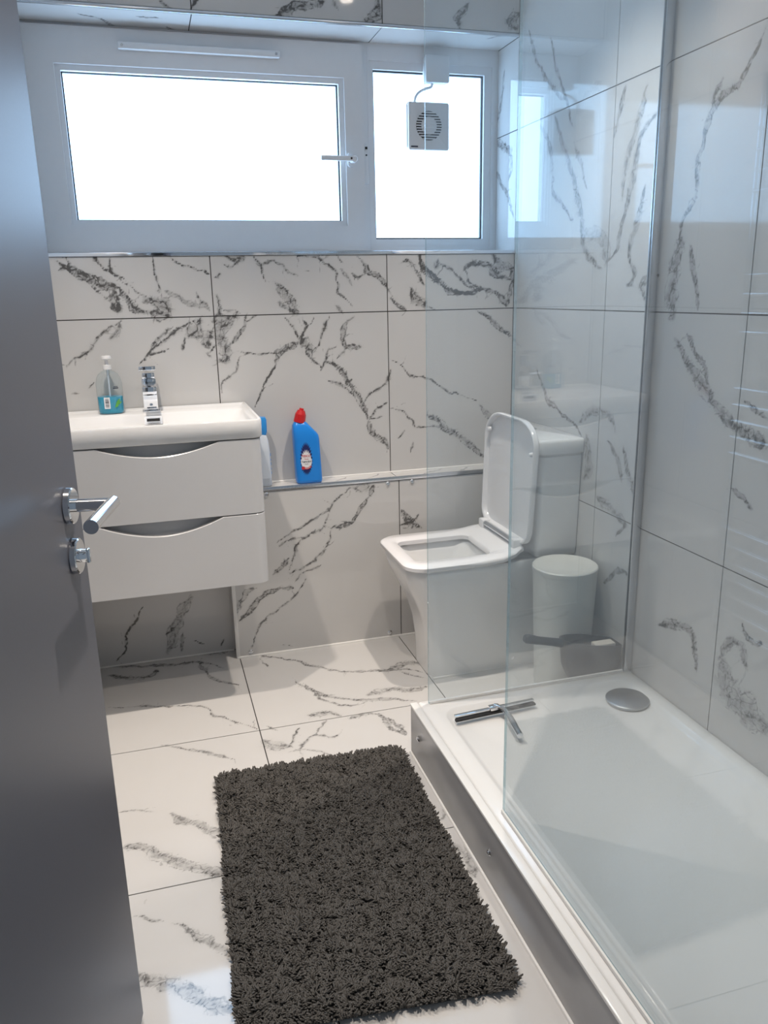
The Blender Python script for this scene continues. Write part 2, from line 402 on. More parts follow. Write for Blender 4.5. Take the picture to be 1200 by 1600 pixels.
(7,0.9,[(0.572,0.538),(0.57,0.499),(0.543,0.456),(0.497,0.435),(0.444,0.388),(0.409,0.326)]),
(7,0.8,[(0.497,0.428),(0.439,0.421),(0.381,0.401)]),
(8,0.8,[(0.41,0.359),(0.357,0.305)]),
(6,0.8,[(0.549,0.462),(0.581,0.446)]),
(6,0.7,[(0.524,0.326),(0.465,0.292),(0.431,0.269)]),
(6,0.8,[(0.467,0.272),(0.442,0.221),(0.395,0.186),(0.342,0.156),(0.302,0.117),(0.279,0.058),(0.264,0.026)]),
(9,0.9,[(0.379,0.246),(0.334,0.235),(0.281,0.194),(0.228,0.141)]),
(9,0.9,[(0.424,0.243),(0.379,0.246)]),
(9,0.8,[(0.279,0.262),(0.239,0.22),(0.22,0.169)]),
(4,0.9,[(0.377,0.026),(0.409,0.014)]),
(11,0.9,[(0.84,0.493),(0.86,0.451),(0.907,0.409)]),
(6,0.8,[(0.901,0.474),(0.873,0.443),(0.832,0.437)]),
],
'floor':[
(9,1,[(-0.252,-0.003),(-0.154,-0.024),(-0.026,-0.056),(0.074,-0.065),(0.149,-0.138)]),
(11,1,[(-0.24,-0.066),(-0.172,-0.111),(-0.086,-0.117),(-0.071,-0.076)]),
(8,0.8,[(0.074,-0.077),(0.114,-0.207),(0.193,-0.288)]),
(14,1,[(0.099,0.002),(0.193,-0.004)]),
(6,0.9,[(-0.231,-0.301),(-0.186,-0.325),(-0.106,-0.332),(-0.035,-0.356),(0.071,-0.401),(0.101,-0.468),(0.181,-0.549),(0.211,-0.59)]),
(7,0.8,[(0.238,-0.071),(0.338,-0.105),(0.444,-0.214),(0.53,-0.29),(0.625,-0.322),(0.742,-0.35),(0.816,-0.397)]),
(5,0.7,[(0.286,-0.1),(0.309,-0.192)]),
(14,0.8,[(0.704,-0.337),(0.775,-0.314),(0.834,-0.345)]),
(6,0.8,[(0.736,-0.371),(0.802,-0.438)]),
(8,0.8,[(0.372,-0.327),(0.416,-0.405),(0.488,-0.471),(0.572,-0.519),(0.661,-0.548),(0.719,-0.577)]),
(7,0.7,[(0.398,-0.346),(0.449,-0.477),(0.511,-0.537),(0.57,-0.528)]),
(12,0.8,[(0.589,-0.494),(0.665,-0.468),(0.726,-0.498),(0.786,-0.497)]),
(7,0.7,[(-0.067,-0.595),(-0.019,-0.619),(0.051,-0.673),(0.124,-0.725)]),
(12,0.8,[(0.376,-0.559),(0.44,-0.561),(0.472,-0.581)]),
(16,0.7,[(0.226,-0.666),(0.262,-0.71),(0.293,-0.721)]),
(6,0.8,[(0.293,-0.721),(0.338,-0.618)]),
(5,0.7,[(0.238,-0.585),(0.277,-0.616)]),
(6,0.7,[(0.314,-0.79),(0.328,-0.716),(0.381,-0.667),(0.432,-0.596)]),
(6,0.7,[(0.381,-0.667),(0.425,-0.707),(0.455,-0.691)]),
(6,0.7,[(0.28,-0.748),(0.338,-0.752),(0.404,-0.797)]),
(7,0.7,[(0.491,-0.615),(0.585,-0.61),(0.593,-0.649),(0.607,-0.724),(0.638,-0.768)]),
(5,0.7,[(-0.18,-0.883),(-0.133,-0.888),(-0.09,-0.909)]),
(11,0.7,[(-0.051,-0.938),(-0.025,-0.97),(0.008,-1.0),(0.03,-1.029),(0.059,-1.042),(0.101,-1.087)]),
(15,0.8,[(-0.165,-1.025),(-0.129,-1.043),(-0.092,-1.084),(-0.039,-1.13),(0.002,-1.16),(0.05,-1.194),(0.103,-1.23)]),
(5,0.7,[(-0.138,-1.266),(-0.102,-1.285),(-0.079,-1.297)]),
(11,0.7,[(-0.057,-1.315),(-0.032,-1.344),(0.004,-1.382),(0.042,-1.415),(0.077,-1.447)]),
(16,0.8,[(-0.132,-1.414),(-0.107,-1.446),(-0.072,-1.476),(-0.032,-1.507),(0.007,-1.541),(0.039,-1.566)]),
(12,0.7,[(0.583,-1.235),(0.606,-1.302),(0.598,-1.377)]),
(7,0.7,[(0.606,-0.643),(0.638,-0.77)]),
(6,0.6,[(0.627,-1.119),(0.594,-1.162)]),
],
'right':[
(6,0.7,[(-0.066,2.084),(-0.158,1.96),(-0.237,1.887),(-0.353,1.808)]),
(6,0.7,[(-0.226,2.028),(-0.261,1.935),(-0.322,1.856),(-0.398,1.734)]),
(8,0.6,[(-0.138,1.806),(-0.25,1.71),(-0.271,1.612),(-0.275,1.566),(-0.364,1.506),(-0.407,1.471)]),
(10,0.6,[(-0.272,1.793),(-0.335,1.696),(-0.411,1.581),(-0.443,1.511),(-0.477,1.422),(-0.507,1.365),(-0.597,1.319)]),
(6,0.5,[(-0.401,1.704),(-0.46,1.605),(-0.491,1.542)]),
(6,0.5,[(-0.68,1.788),(-0.63,1.665)]),
(10,0.5,[(-0.781,1.761),(-0.724,1.665),(-0.693,1.573),(-0.689,1.508)]),
(8,0.6,[(-0.833,1.705),(-0.755,1.649),(-0.729,1.525),(-0.696,1.446),(-0.671,1.374),(-0.618,1.336)]),
(9,0.6,[(-0.789,1.518),(-0.777,1.456),(-0.735,1.376),(-0.769,1.296),(-0.736,1.269)]),
(9,0.6,[(-0.872,1.299),(-0.798,1.262),(-0.843,1.223)]),
(18,0.4,[(-0.489,1.421),(-0.587,1.414),(-0.619,1.33)]),
(7,0.8,[(-1.196,1.782),(-1.165,1.738),(-1.138,1.699),(-1.058,1.669),(-1.022,1.598),(-1.005,1.55),(-1.005,1.483),(-0.965,1.413),(-0.954,1.364)]),
(20,0.6,[(-0.968,1.388),(-0.943,1.313),(-0.935,1.234),(-0.958,1.192)]),
(7,0.6,[(-0.997,1.361),(-1.034,1.26),(-1.049,1.209)]),
(8,0.7,[(-1.073,1.714),(-1.048,1.684),(-1.044,1.663)]),
(8,0.6,[(0.11,2.007),(0.128,1.935),(0.183,1.833)]),
(12,0.7,[(0.182,1.792),(0.046,1.73),(0.056,1.641)]),
(8,0.7,[(0.177,1.686),(0.099,1.624),(0.021,1.523)]),
(14,0.6,[(-0.966,1.132),(-1.041,1.076),(-1.104,1.017),(-1.163,0.972),(-1.226,0.941),(-1.269,0.92)]),
(7,0.6,[(-1.013,1.152),(-1.086,1.086),(-1.112,1.03)]),
(7,0.7,[(-1.233,1.009),(-1.321,0.977)]),
(12,0.6,[(-1.232,0.953),(-1.292,0.924),(-1.33,0.919)]),
(7,0.7,[(-1.23,0.798),(-1.3,0.757)]),
(6,0.8,[(-0.195,1.006),(-0.255,0.929),(-0.363,0.868),(-0.462,0.842),(-0.527,0.805)]),
(12,0.5,[(-0.508,0.849),(-0.592,0.891),(-0.674,0.895),(-0.717,0.858)]),
(16,0.5,[(-0.556,0.81),(-0.579,0.722),(-0.553,0.678)]),
(8,0.6,[(-0.68,0.831),(-0.739,0.769),(-0.771,0.703)]),
(9,0.6,[(-0.76,0.808),(-0.805,0.739),(-0.855,0.615)]),
(11,0.6,[(-0.63,0.64),(-0.729,0.611),(-0.808,0.595)]),
(6,0.6,[(-0.749,0.542),(-0.808,0.595)]),
(8,0.7,[(-0.698,0.377),(-0.799,0.443),(-0.838,0.434)]),
(10,0.6,[(-0.991,0.344),(-1.062,0.38),(-1.134,0.382),(-1.155,0.296)]),
(11,0.5,[(-1.238,0.375),(-1.283,0.433),(-1.309,0.425),(-1.333,0.373)]),
(32,0.5,[(-1.258,0.364),(-1.284,0.298),(-1.371,0.278),(-1.425,0.276)]),
(7,0.6,[(-1.304,0.492),(-1.329,0.459),(-1.384,0.464)]),
],
'soffit':[
(10,0.7,[(-0.101,0.071),(-0.021,0.152),(-0.061,0.224)]),
(8,0.7,[(0.067,0.073),(0.128,0.06)]),
(10,0.7,[(0.155,0.135),(0.209,0.21)]),
(8,0.6,[(0.028,0.205),(0.092,0.257)]),
(8,0.5,[(0.372,0.22),(0.417,0.258)]),
(8,0.6,[(0.637,0.211),(0.773,0.231)]),
(8,0.6,[(1.206,0.042),(1.288,-0.045)]),
]}

# ------------------------------------------------------------------ tiled surfaces
def vnoise(X, Y, s, seed):
    r_ = np.random.default_rng(seed); T = r_.random((64, 64))
    x, y = X * s + 1000, Y * s + 1000; xi, yi = np.floor(x).astype(int), np.floor(y).astype(int); fx_, fy_ = x - xi, y - yi
    fx_ = fx_ * fx_ * (3 - 2 * fx_); fy_ = fy_ * fy_ * (3 - 2 * fy_)
    g = lambda a, b: T[a % 64, b % 64]
    return (g(xi, yi) * (1 - fx_) + g(xi + 1, yi) * fx_) * (1 - fy_) + (g(xi, yi + 1) * (1 - fx_) + g(xi + 1, yi + 1) * fx_) * fy_
WS = 0.00070
def smooth_path(pts, step=0.02):
    P = [Vector((a, b_, 0)) for a, b_ in pts]
    out = []
    for i in range(len(P) - 1):
        p0, p1, p2, p3 = P[max(i - 1, 0)], P[i], P[i + 1], P[min(i + 2, len(P) - 1)]
        n = max(1, int((p2 - p1).length / step))
        for k in range(n):
            t = k / n
            out.append(0.5 * ((2 * p1) + (p2 - p0) * t + (2 * p0 - 5 * p1 + 4 * p2 - p3) * t * t + (3 * p1 - p0 - 3 * p2 + p3) * t ** 3))
    out.append(P[-1])
    return np.array([(p.x, p.y) for p in out])

def grow_veins(veins, seed, ink=1.0):
    """soft bands (the traced veins) and the thin dark strands and offshoots that run along them"""
    rr = random.Random(seed); bands, lines = [], []
    for w, s_, pts in veins:
        P = smooth_path(pts); n = len(P)
        bands.append((w * WS, s_, P))
        T = np.gradient(P, axis=0); T /= np.maximum(np.linalg.norm(T, axis=1, keepdims=True), 1e-9); N = np.stack([-T[:, 1], T[:, 0]], 1)
        g = np.linspace(0, 1, n); env = np.minimum(1, 5 * np.minimum(g, 1 - g))
        offs = [0.0] if w < 8 else ([-.8, .8] if w < 13 else [-1, 0.1, 1])
        for o in offs:
            ph, fq = rr.uniform(0, 6.28), rr.uniform(1.5, 3.5)
            off = (o + .35 * np.sin(ph + fq * 6.28 * g)) * w * WS * env
            lines.append((rr.uniform(.0021, .0030) if w >= 5 else .0021, s_ * ink * rr.uniform(.75, 1), P + N * off[:, None]))
        L = np.linalg.norm(np.diff(P, axis=0), axis=1).sum()
        for _ in range(int(L / .055) if w >= 6 else int(L / .14)):
            k = rr.randrange(n); a = math.atan2(T[k, 1], T[k, 0]) + rr.choice((-1, 1)) * rr.uniform(.3, 1.0) + rr.choice((0, math.pi))
            q = P[k].copy(); br = [q]
            for _k in range(rr.randint(2, 4)):
                a += rr.uniform(-.5, .5); q = q + rr.uniform(.008, .016) * np.array([math.cos(a), math.sin(a)]); br.append(q)
            lines.append((.0020, s_ * ink * rr.uniform(.45, .85), np.array(br)))
    return bands, lines

def dist_field(U, V, items, taper):
    best = np.full(U.shape, 4.0); st = np.zeros(U.shape)
    u0, u1, v0, v1 = U.min() - .03, U.max() + .03, V.min() - .03, V.max() + .03
    for w, s_, P in items:
        if P[:, 0].max() < u0 or P[:, 0].min() > u1 or P[:, 1].max() < v0 or P[:, 1].min() > v1: continue
        m = (U > P[:, 0].min() - 4 * w) & (U < P[:, 0].max() + 4 * w) & (V > P[:, 1].min() - 4 * w) & (V < P[:, 1].max() + 4 * w)
        if not m.any(): continue
        u, v = U[m], V[m]; bb = best[m]; ss = st[m]; n = len(P) - 1
        for i in range(n):
            a, b_ = P[i], P[i + 1]; e = b_ - a; L2 = max(e @ e, 1e-9)
            t = np.clip(((u - a[0]) * e[0] + (v - a[1]) * e[1]) / L2, 0, 1)
            d = np.hypot(u - a[0] - t * e[0], v - a[1] - t * e[1])
            g = (i + t) / n
            q = d / (w * np.minimum(1.0, taper + 2.5 * np.minimum(g, 1 - g)))
            k = q < bb
            bb = np.where(k, q, bb); ss = np.where(k, s_, ss)
        best[m] = bb; st[m] = ss
    return best / 4.0, st

def vein_field(U, V, grown):
    bands, lines = grown
    s1 = lambda f, k: vnoise(U, V, f, k) - .5
    Uw = U + .018 * s1(17, 11) + .009 * s1(48, 12) + .005 * s1(110, 13)
    Vw = V + .018 * s1(17, 21) + .009 * s1(48, 22) + .005 * s1(110, 23)
    B, sb_ = dist_field(Uw, Vw, bands, .45); Ln, sl_ = dist_field(Uw, Vw, lines, .6)
    return Ln, sl_, B, sb_

def random_veins(u0, u1, v0, v1, n):
    out = []
    for _ in range(n):
        p = np.array([random.uniform(u0, u1), random.uniform(v0, v1)]); a = random.uniform(-0.3, 1.2) + random.choice((0, math.pi))
        pts = [tuple(p)]
        for _k in range(random.randint(4, 9)):
            a += random.uniform(-.5, .5); p = p + 0.07 * np.array([math.cos(a), -math.sin(a)]); pts.append(tuple(p))
        out.append((random.choice((5, 6, 7, 9, 13)), random.uniform(.6, 1), pts))
    return out

def tile(parent, face, pos, u0, u1, v0, v1, veins, name='tile', thick=0.008, res=0.0055, gap=0.0016, label=None):
    """one tile; face says which way it looks"""
    u0 += gap; u1 -= gap; v0 += gap; v1 -= gap
    if u1 - u0 < .004 or v1 - v0 < .004: return None
    nu = max(1, int(round((u1 - u0) / res))); nv = max(1, int(round((v1 - v0) / res)))
    us = np.linspace(u0, u1, nu + 1); vv = np.linspace(v0, v1, nv + 1)
    U, V = np.meshgrid(us, vv, indexing='ij')
    Ln, SL, BD, SB = vein_field(U, V, veins) if veins else (np.ones(U.shape), np.zeros(U.shape), np.ones(U.shape), np.zeros(U.shape))
    def co(U, V, h):
        H = np.full(U.shape, 0.0)
        if face == '-y': return np.stack([U, H + pos - h, V], -1)
        if face == '+y': return np.stack([U, H + pos + h, V], -1)
        if face == '-x': return np.stack([H + pos - h, U, V], -1)
        if face == '+x': return np.stack([H + pos + h, U, V], -1)
        if face == '+z': return np.stack([U, V, H + pos + h], -1)
        if face == '-z': return np.stack([U, V, H + pos - h], -1)
    F = co(U, V, 0.0).reshape(-1, 3)
    cu = np.array([u0, u1, u1, u0]); cv = np.array([v0, v0, v1, v1])
    B = co(cu, cv, -thick)
    idx = np.arange((nu + 1) * (nv + 1)).reshape(nu + 1, nv + 1)
    q = np.stack([idx[:-1, :-1], idx[1:, :-1], idx[1:, 1:], idx[:-1, 1:]], -1).reshape(-1, 4)
    if face in ('-x', '+y', '-z'): q = q[:, ::-1]
    nb = len(F)
    faces = q.tolist()
    loops = [list(idx[:, 0]) + [nb + 1, nb], list(idx[-1, :]) + [nb + 2, nb + 1], list(idx[::-1, -1]) + [nb + 3, nb + 2], list(idx[0, ::-1]) + [nb, nb + 3]]
    for L in loops:
        L = [int(k) for k in L]
        faces.append(L if face in ('-x', '+y', '-z') else L[::-1])
    me = bpy.data.meshes.new(name)
    me.from_pydata(np.vstack([F, B]).tolist(), [], faces)
    a = me.attributes.new('vein', 'FLOAT_COLOR', 'POINT')
    col = np.ones((nb + 4, 4), np.float32); col[:nb, 0] = Ln.ravel(); col[:nb, 1] = SL.ravel(); col[:nb, 2] = BD.ravel(); col[:nb, 3] = SB.ravel(); col[nb:, 1] = 0; col[nb:, 3] = 0
    a.data.foreach_set('color', col.ravel())
    me.materials.append(M_TILE)
    o = link(bpy.data.objects.new(name, me)); o.parent = parent
    if label: o['label'] = label
    return o

def struct(name, bm, mat, label):
    o = obj(name, bm, mat); return tag(o, label, None, None, 'structure')

G = 0.0025   # tile face stands this far proud of the grout bed
for k_ in range(len(VEINS['floor'])):
    w_, s_, p_ = VEINS['floor'][k_]; VEINS['floor'][k_] = (w_ * (1.2 if w_ < 10 else 1.55), s_ * .9, p_)
for key_ in ('back', 'box'):
    VEINS[key_] = [(w_ * (1.1 if w_ < 8 else 1.4), s_, p_) for w_, s_, p_ in VEINS[key_]]
for k_ in range(len(VEINS['right'])):
    w_, s_, p_ = VEINS['right'][k_]; VEINS['right'][k_] = (w_ * 1.6, min(1, s_ * 1.35), p_)
for k_, key_ in enumerate(list(VEINS)): VEINS[key_] = grow_veins(VEINS[key_], k_, {'right': .62, 'floor': .75}.get(key_, .95))
# floor ------------------------------------------------------------
bm = bmesh.new(); box(bm, XL - .1, XR + .1, YF - .10, 0.02, -0.06, -G)
floor = struct('floor', bm, M_GROUT, 'polished cream marble tiled floor of the bathroom')
fx = [XL, 0.2187, 0.8187, XR]; fy = [YF - .08, -1.7997, -1.1997, -0.5997, 0.0]
for i in range(3):
    for j in range(4):
        vis = not (i == 2 and j < 2)
        tile(floor, '+z', 0.0, fx[i], fx[i + 1], fy[j], fy[j + 1], VEINS['floor'] if vis else [], res=0.0055 if vis else 0.1)
# back wall: lower part, ledge boxing, strip over the window ----------
bm = bmesh.new()
box(bm, XL - .1, XR + .1, G, .12, 0, SILL - .004)
box(bm, XL - .1, XR + .1, G, .12, HEAD + .004, ZC)
wall_back = struct('wall_back', bm, M_GROUT, 'marble tiled back wall below and above the window')
wx = [XL, 0.2226, 0.8226, XR]
for i in range(3):
    for (z0, z1) in ((0.0, 0.6), (0.6, 1.2), (1.2, SILL - .011), (HEAD + .009, ZC)):
        if z1 <= 0.6 and i > 0: continue
        x0 = wx[i]
        tile(wall_back, '-y', 0.0, x0, wx[i + 1], z0, z1, VEINS['back'])
# reveal: head lining and sill ------------------------------------------
bm = bmesh.new(); box(bm, XL - .1, XR + .1, .12, .30, 0, SILL - .004); box(bm, XL - .1, XR + .1, .12, .30, HEAD + .004 + G, ZC)
reveal = struct('wall_reveal', bm, M_GROUT, 'tiled reveal around the wide bathroom window')
for i in range(3):
    tile(reveal, '-z', HEAD, wx[i], wx[i + 1], .004, REVEAL, VEINS['soffit'], name='head_tile')
    tile(reveal, '+z', SILL, wx[i], wx[i + 1], .004, REVEAL, [], name='sill_tile', res=.1)
sill_trim = boxo('trim_1', XL, XR, -.004, .006, SILL - .011, SILL + .001, M_CHROME, None, .001)
tag(sill_trim, 'polished chrome edge trim along the front of the window sill', None, None, 'structure')
head_trim = boxo('trim_2', XL, XR, -.002, .006, HEAD - .001, HEAD + .009, M_ALU, None, .001)
tag(head_trim, 'thin metal edge trim along the head of the window reveal', None, None, 'structure')
# right wall --------------------------------------------------------------
bm = bmesh.new(); box(bm, XR + G, XR + .1, YF - .1, .30, 0, ZC)
wall_right = struct('wall_right', bm, M_GROUT, 'marble tiled right wall behind the toilet and shower')
ry = [YF, -1.8256, -1.2256, -0.6256, -0.0005, REVEAL]
for j in range(5):
    for (z0, z1) in ((0.0, 0.6), (0.6, 1.2), (1.2, 1.8), (1.8, ZC)):
        if j == 4 and z1 <= 1.2: continue
        if j == 4 and z0 == 1.2: z0 = SILL
        if j == 4 and z1 == ZC: z1 = HEAD
        tile(wall_right, '-x', XR, ry[j], ry[j + 1], z0, z1, VEINS['right'], res=.0055)
# left wall -----------------------------------------------------------------
bm = bmesh.new(); box(bm, XL - .1, XL - G, YF - .1, .30, 0, ZC)
wall_left = struct('wall_left', bm, M_GROUT, 'marble tiled left wall beside the vanity unit')
ly = [YF, -1.7997, -1.1997, -0.5997, -0.0005, REVEAL]
for j in range(5):
    for (z0, z1) in ((0.0, 0.6), (0.6, 1.2), (1.2, 1.8), (1.8, ZC)):
        if j == 4 and z1 <= 1.2: continue
        if j == 4 and z0 == 1.2: z0 = SILL
        if j == 4 and z1 == ZC: z1 = HEAD
        tile(wall_left, '+x', XL, ly[j], ly[j + 1], z0, z1, grow_veins(random_veins(ly[j], ly[j + 1], z0, z1, 4), j), res=.011)
# front wall with the doorway the camera looks through ------------------------
DX0, DX1, DZ = -0.275, 0.535, 2.03
bm = bmesh.new()
box(bm, XL - .1, DX0, YF - .10, YF - G, 0, ZC); box(bm, DX1, XR + .1, YF - .10, YF - G, 0, ZC); box(bm, DX0, DX1, YF - .10, YF - G, DZ, ZC)
wall_front = struct('wall_front', bm, M_PAINT, 'front wall around the open doorway')
for (z0, z1) in ((0, .6), (.6, 1.2), (1.2, 1.8), (1.8, ZC)):
    for (x0, x1) in ((DX1 + .06, .9), (.9, XR)):
        tile(wall_front, '+y', YF, x0, x1, z0, z1, grow_veins(random_veins(x0, x1, z0, z1, 3), 3), res=.011)
bm = bmesh.new()
box(bm, DX1, DX1 + .06, YF - G, YF + .015, 0, DZ + .06, .003); box(bm, DX0 - .034, DX1, YF - G, YF + .015, DZ, DZ + .06, .003)
tag(obj('trim_3', bm, M_PAINT, smooth=True), 'white painted architrave round the doorway', None, None, 'structure')
# ceiling ---------------------------------------------------------------------
bm = bmesh.new(); box(bm, XL - .1, XR + .1, YF - .10, .30, ZC, ZC + .06)
ceiling = struct('ceiling', bm, M_PAINT, 'plain white ceiling with recessed downlights')

# ledge boxing ------------------------------------------------------------------
bm = bmesh.new(); box(bm, BOX_X + .004, XR, BOX_Y + G, -.001, 0, BOX_Z - G)
boxing = struct('wall_boxing', bm, M_GROUT, 'low tiled pipe boxing with a shelf top along the back wall')
for (x0, x1) in ((BOX_X, .831), (.831, XR)):
    tile(boxing, '-y', BOX_Y, x0, x1, .004, BOX_Z - .014, VEINS['box'], name='front_panel', thick=.006, gap=.0016)
for (x0, x1) in ((BOX_X, .8226), (.8226, XR)):
    tile(boxing, '+z', BOX_Z, x0, x1, BOX_Y + .002, -.001, grow_veins([(6, .5, [(x0 + .1 + .13 * k, -.08), (x0 + .17 + .13 * k, -.03), (x0 + .2 + .12 * k, .0)]) for k in range(4)], 5), name='shelf_tile', thick=.006)
tile(boxing, '-x', BOX_X, BOX_Y, -.001, .004, BOX_Z, [], name='end_panel', thick=.006, gap=.0005, res=.1)
boxo('shelf_trim', BOX_X - .001, XR - .001, BOX_Y - .003, BOX_Y + .003, BOX_Z - .013, BOX_Z + .001, M_ALU, boxing, .001)
boxo('corner_trim', BOX_X - .003, BOX_X + .010, BOX_Y - .003, BOX_Y + .006, 0, BOX_Z - .013, M_CAULK, boxing, .001)
def bead(name, p0, p1, r, parent):
    bm = bmesh.new(); cyl(bm, p0, p1, r, n=8); return obj(name, bm, M_CAULK, parent, smooth=True)
bead('sealant_bead', (BOX_X, BOX_Y - .001, .001), (XR, BOX_Y - .001, .001), .005, boxing)
bead('sealant_bead', (BOX_X, -.001, BOX_Z + .001), (XR, -.001, BOX_Z + .001), .004, boxing)
bead('sealant_bead', (XL, -.001, .001), (BOX_X - .004, -.001, .001), .004, wall_back)
def cap(x, y, z, d, parent, r=.0085, name='screw_cap'):
    d = Vector(d).normalized(); p = Vector((x, y, z)); bm = bmesh.new()
    cyl(bm, p, p + d * .004, r, r * .75, n=20, bev=.001)
    cyl(bm, p + d * .004, p + d * .0055, r * .35, n=12)
    return obj(name, bm, M_CHROME, parent, smooth=True)
for (x, z) in ((.349, .597), (.789, .599), (.881, .599), (.785, .018), (.259, .018), (1.25, .599)):
    cap(x, BOX_Y, z, (0, -1, 0), boxing)

# ------------------------------------------------------------------ window
win = tag(empty('window_1', (.5, REVEAL, SILL)), 'wide white plastic window with two frosted panes', None, None, 'structure')
def part(name, bm, mat, parent, smooth=True, angle=40):
    """geometry is in world coordinates; parent sits at its own base"""
    o = obj(name, bm, mat, None, smooth, angle=angle)
    o.parent = parent; o.matrix_parent_inverse = world_matrix(parent).inverted()
    return o
def world_matrix(o):
    m = Matrix.LocRotScale(o.location, o.rotation_euler, o.scale)
    if o.parent: m = world_matrix(o.parent) @ o.matrix_parent_inverse @ m
    return m
def frame_ring(bm, x0, x1, z0, z1, t, y0, y1, bev=.003):
    """four mitred bars; t = left, right, bottom, top widths"""
    l, r, b, tp = t
    o = [(x0, z0), (x1, z0), (x1, z1), (x0, z1)]; i = [(x0 + l, z0 + b), (x1 - r, z0 + b), (x1 - r, z1 - tp), (x0 + l, z1 - tp)]
    for k in range(4):
        k2 = (k + 1) % 4
        vs8 = [bm.verts.new((p[0], y, p[1])) for y in (y0, y1) for p in (o[k], o[k2], i[k2], i[k])]
        for f in ((0, 1, 2, 3), (7, 6, 5, 4), (0, 4, 5, 1), (1, 5, 6, 2), (2, 6, 7, 3), (3, 7, 4, 0)):
            bm.faces.new([vs8[q] for q in f])
    if bev: 
        bmesh.ops.recalc_face_normals(bm, faces=bm.faces[:])
WX0, WX1, WZ0, WZ1 = XL, XR, SILL, HEAD
bm = bmesh.new(); frame_ring(bm, WX0, WX1, WZ0, WZ1, (.03, .012, .012, .012), REVEAL - .02, REVEAL + .06)
box(bm, .795, .815, REVEAL - .02, REVEAL + .06, WZ0 + .012, WZ1 - .012)
part('outer_frame', bm, M_UPVC, win, False)
bm = bmesh.new(); frame_ring(bm, -.279, .794, 1.412, 2.078, (.082, .066, .084, .106), REVEAL - .035, REVEAL + .04)
sash = part('sash', bm, M_UPVC, win, False)
bm = bmesh.new(); frame_ring(bm, -.197, .728, 1.496, 1.972, (.017, .017, .017, .017), REVEAL - .022, REVEAL + .03)
part('glazing_bead', bm, M_UPVC, win, False)
bm = bmesh.new(); frame_ring(bm, .8145, 1.2925, 1.413, 2.077, (.007, .012, .012, .043), REVEAL - .021, REVEAL + .04); part('fixed_frame', bm, M_UPVC, win, False)
bm = bmesh.new(); frame_ring(bm, .821, 1.281, 1.424, 2.035, (.015, .029, .028, .027), REVEAL - .016, REVEAL + .03)
part('glazing_bead', bm, M_UPVC, win, False)
bm = bmesh.new(); frame_ring(bm, -.183, .714, 1.509, 1.959, (.007,) * 4, REVEAL - .003, REVEAL + .02)
part('pane_gasket', bm, M_RUBBER, win, False)
bm = bmesh.new(); frame_ring(bm, .834, 1.254, 1.450, 2.010, (.007,) * 4, REVEAL - .003, REVEAL + .02)
part('pane_gasket', bm, M_RUBBER, win, False)
bm = bmesh.new(); box(bm, -.183, .714, REVEAL + .008, REVEAL + .014, 1.509, 1.959); part('pane', bm, M_PANE, win, False)
bm = bmesh.new(); box(bm, .834, 1.254, REVEAL + .008, REVEAL + .014, 1.450, 2.010); part('pane', bm, M_PANE, win, False)
# trickle vent
bm = bmesh.new(); box(bm, 0.0, .508, REVEAL - .060, REVEAL - .035, 2.016, 2.036, .003)
tv = part('trickle_vent', bm, M_UPVC, win)
for x in (.012, .496):
    bm = bmesh.new(); cyl(bm, (x, REVEAL - .062, 2.026), (x, REVEAL - .059, 2.026), .004, n=12); part('vent_screw', bm, M_ALU, tv)
# handle
bm = bmesh.new()
loft(bm, [[Vector((p.x, y, p.y)) for p in rrect(.732, .758, 1.688, 1.738, 0, .012)] for y in (REVEAL - .034, REVEAL - .045)])
hd = part('window_handle', bm, M_UPVC, win)
bm = bmesh.new(); cyl(bm, (.748, REVEAL - .04, 1.711), (.748, REVEAL - .078, 1.711), .0125, .011, bev=.002)
box(bm, .630, .752, REVEAL - .080, REVEAL - .066, 1.704, 1.720, .003); part('lever', bm, M_UPVC, hd)
bm = bmesh.new(); cyl(bm, (.736, REVEAL - .079, 1.712), (.736, REVEAL - .0815, 1.712), .0035, n=12); part('lock_button', bm, M_BLACK, hd)
# keep plate with two dark holes
bm = bmesh.new(); box(bm, .795, .811, REVEAL - .028, REVEAL - .019, 1.637, 1.768, .002)
kp = part('keep_plate', bm, M_UPVC, win)
bm = bmesh.new(); box(bm, .799, .807, REVEAL - .030, REVEAL - .027, 1.750, 1.758); part('keep_hole', bm, M_BLACK, kp, False)
bm = bmesh.new(); cyl(bm, (.803, REVEAL - .030, 1.731), (.803, REVEAL - .027, 1.731), .003, n=12); part('keep_hole', bm, M_BLACK, kp)

# extractor fan -------------------------------------------------------------
FY = REVEAL + .006
fan = tag(empty('extractor_fan', (1.03, FY, 1.745)), 'square white extractor fan mounted on the smaller frosted pane', 'extractor fan')
bm = bmesh.new(); loft(bm, [[Vector((p.x, y, p.y)) for p in rrect(.942 + s, 1.094 - s, 1.749 + s, 1.901 - s, 0, .012)] for y, s in ((FY, .004), (FY - .012, 0), (FY - .070, 0), (FY - .073, .003))])
part('housing', bm, M_FANWHITE, fan)
CF = FY - .092
bm = bmesh.new(); loft(bm, [[Vector((p.x, y, p.y)) for p in rrect(.943 + s, 1.091 - s, 1.744 + s, 1.897 - s, 0, .007)] for y, s in ((FY - .072, .004), (FY - .078, 0), (CF + .003, 0), (CF, .003))])
cover = part('front_cover', bm, M_FANWHITE, fan)
cxx, czz, cr = 1.016, 1.822, .047
bm = bmesh.new(); cyl(bm, (cxx, CF + .002, czz), (cxx, CF - .0006, czz), cr, n=48); part('grille_opening', bm, M_BLACK, cover)
bm = bmesh.new(); cyl(bm, (cxx, CF, czz), (cxx, CF - .004, czz), .029, .028, n=40, bev=.001); part('motor_hub', bm, M_FANWHITE, cover)
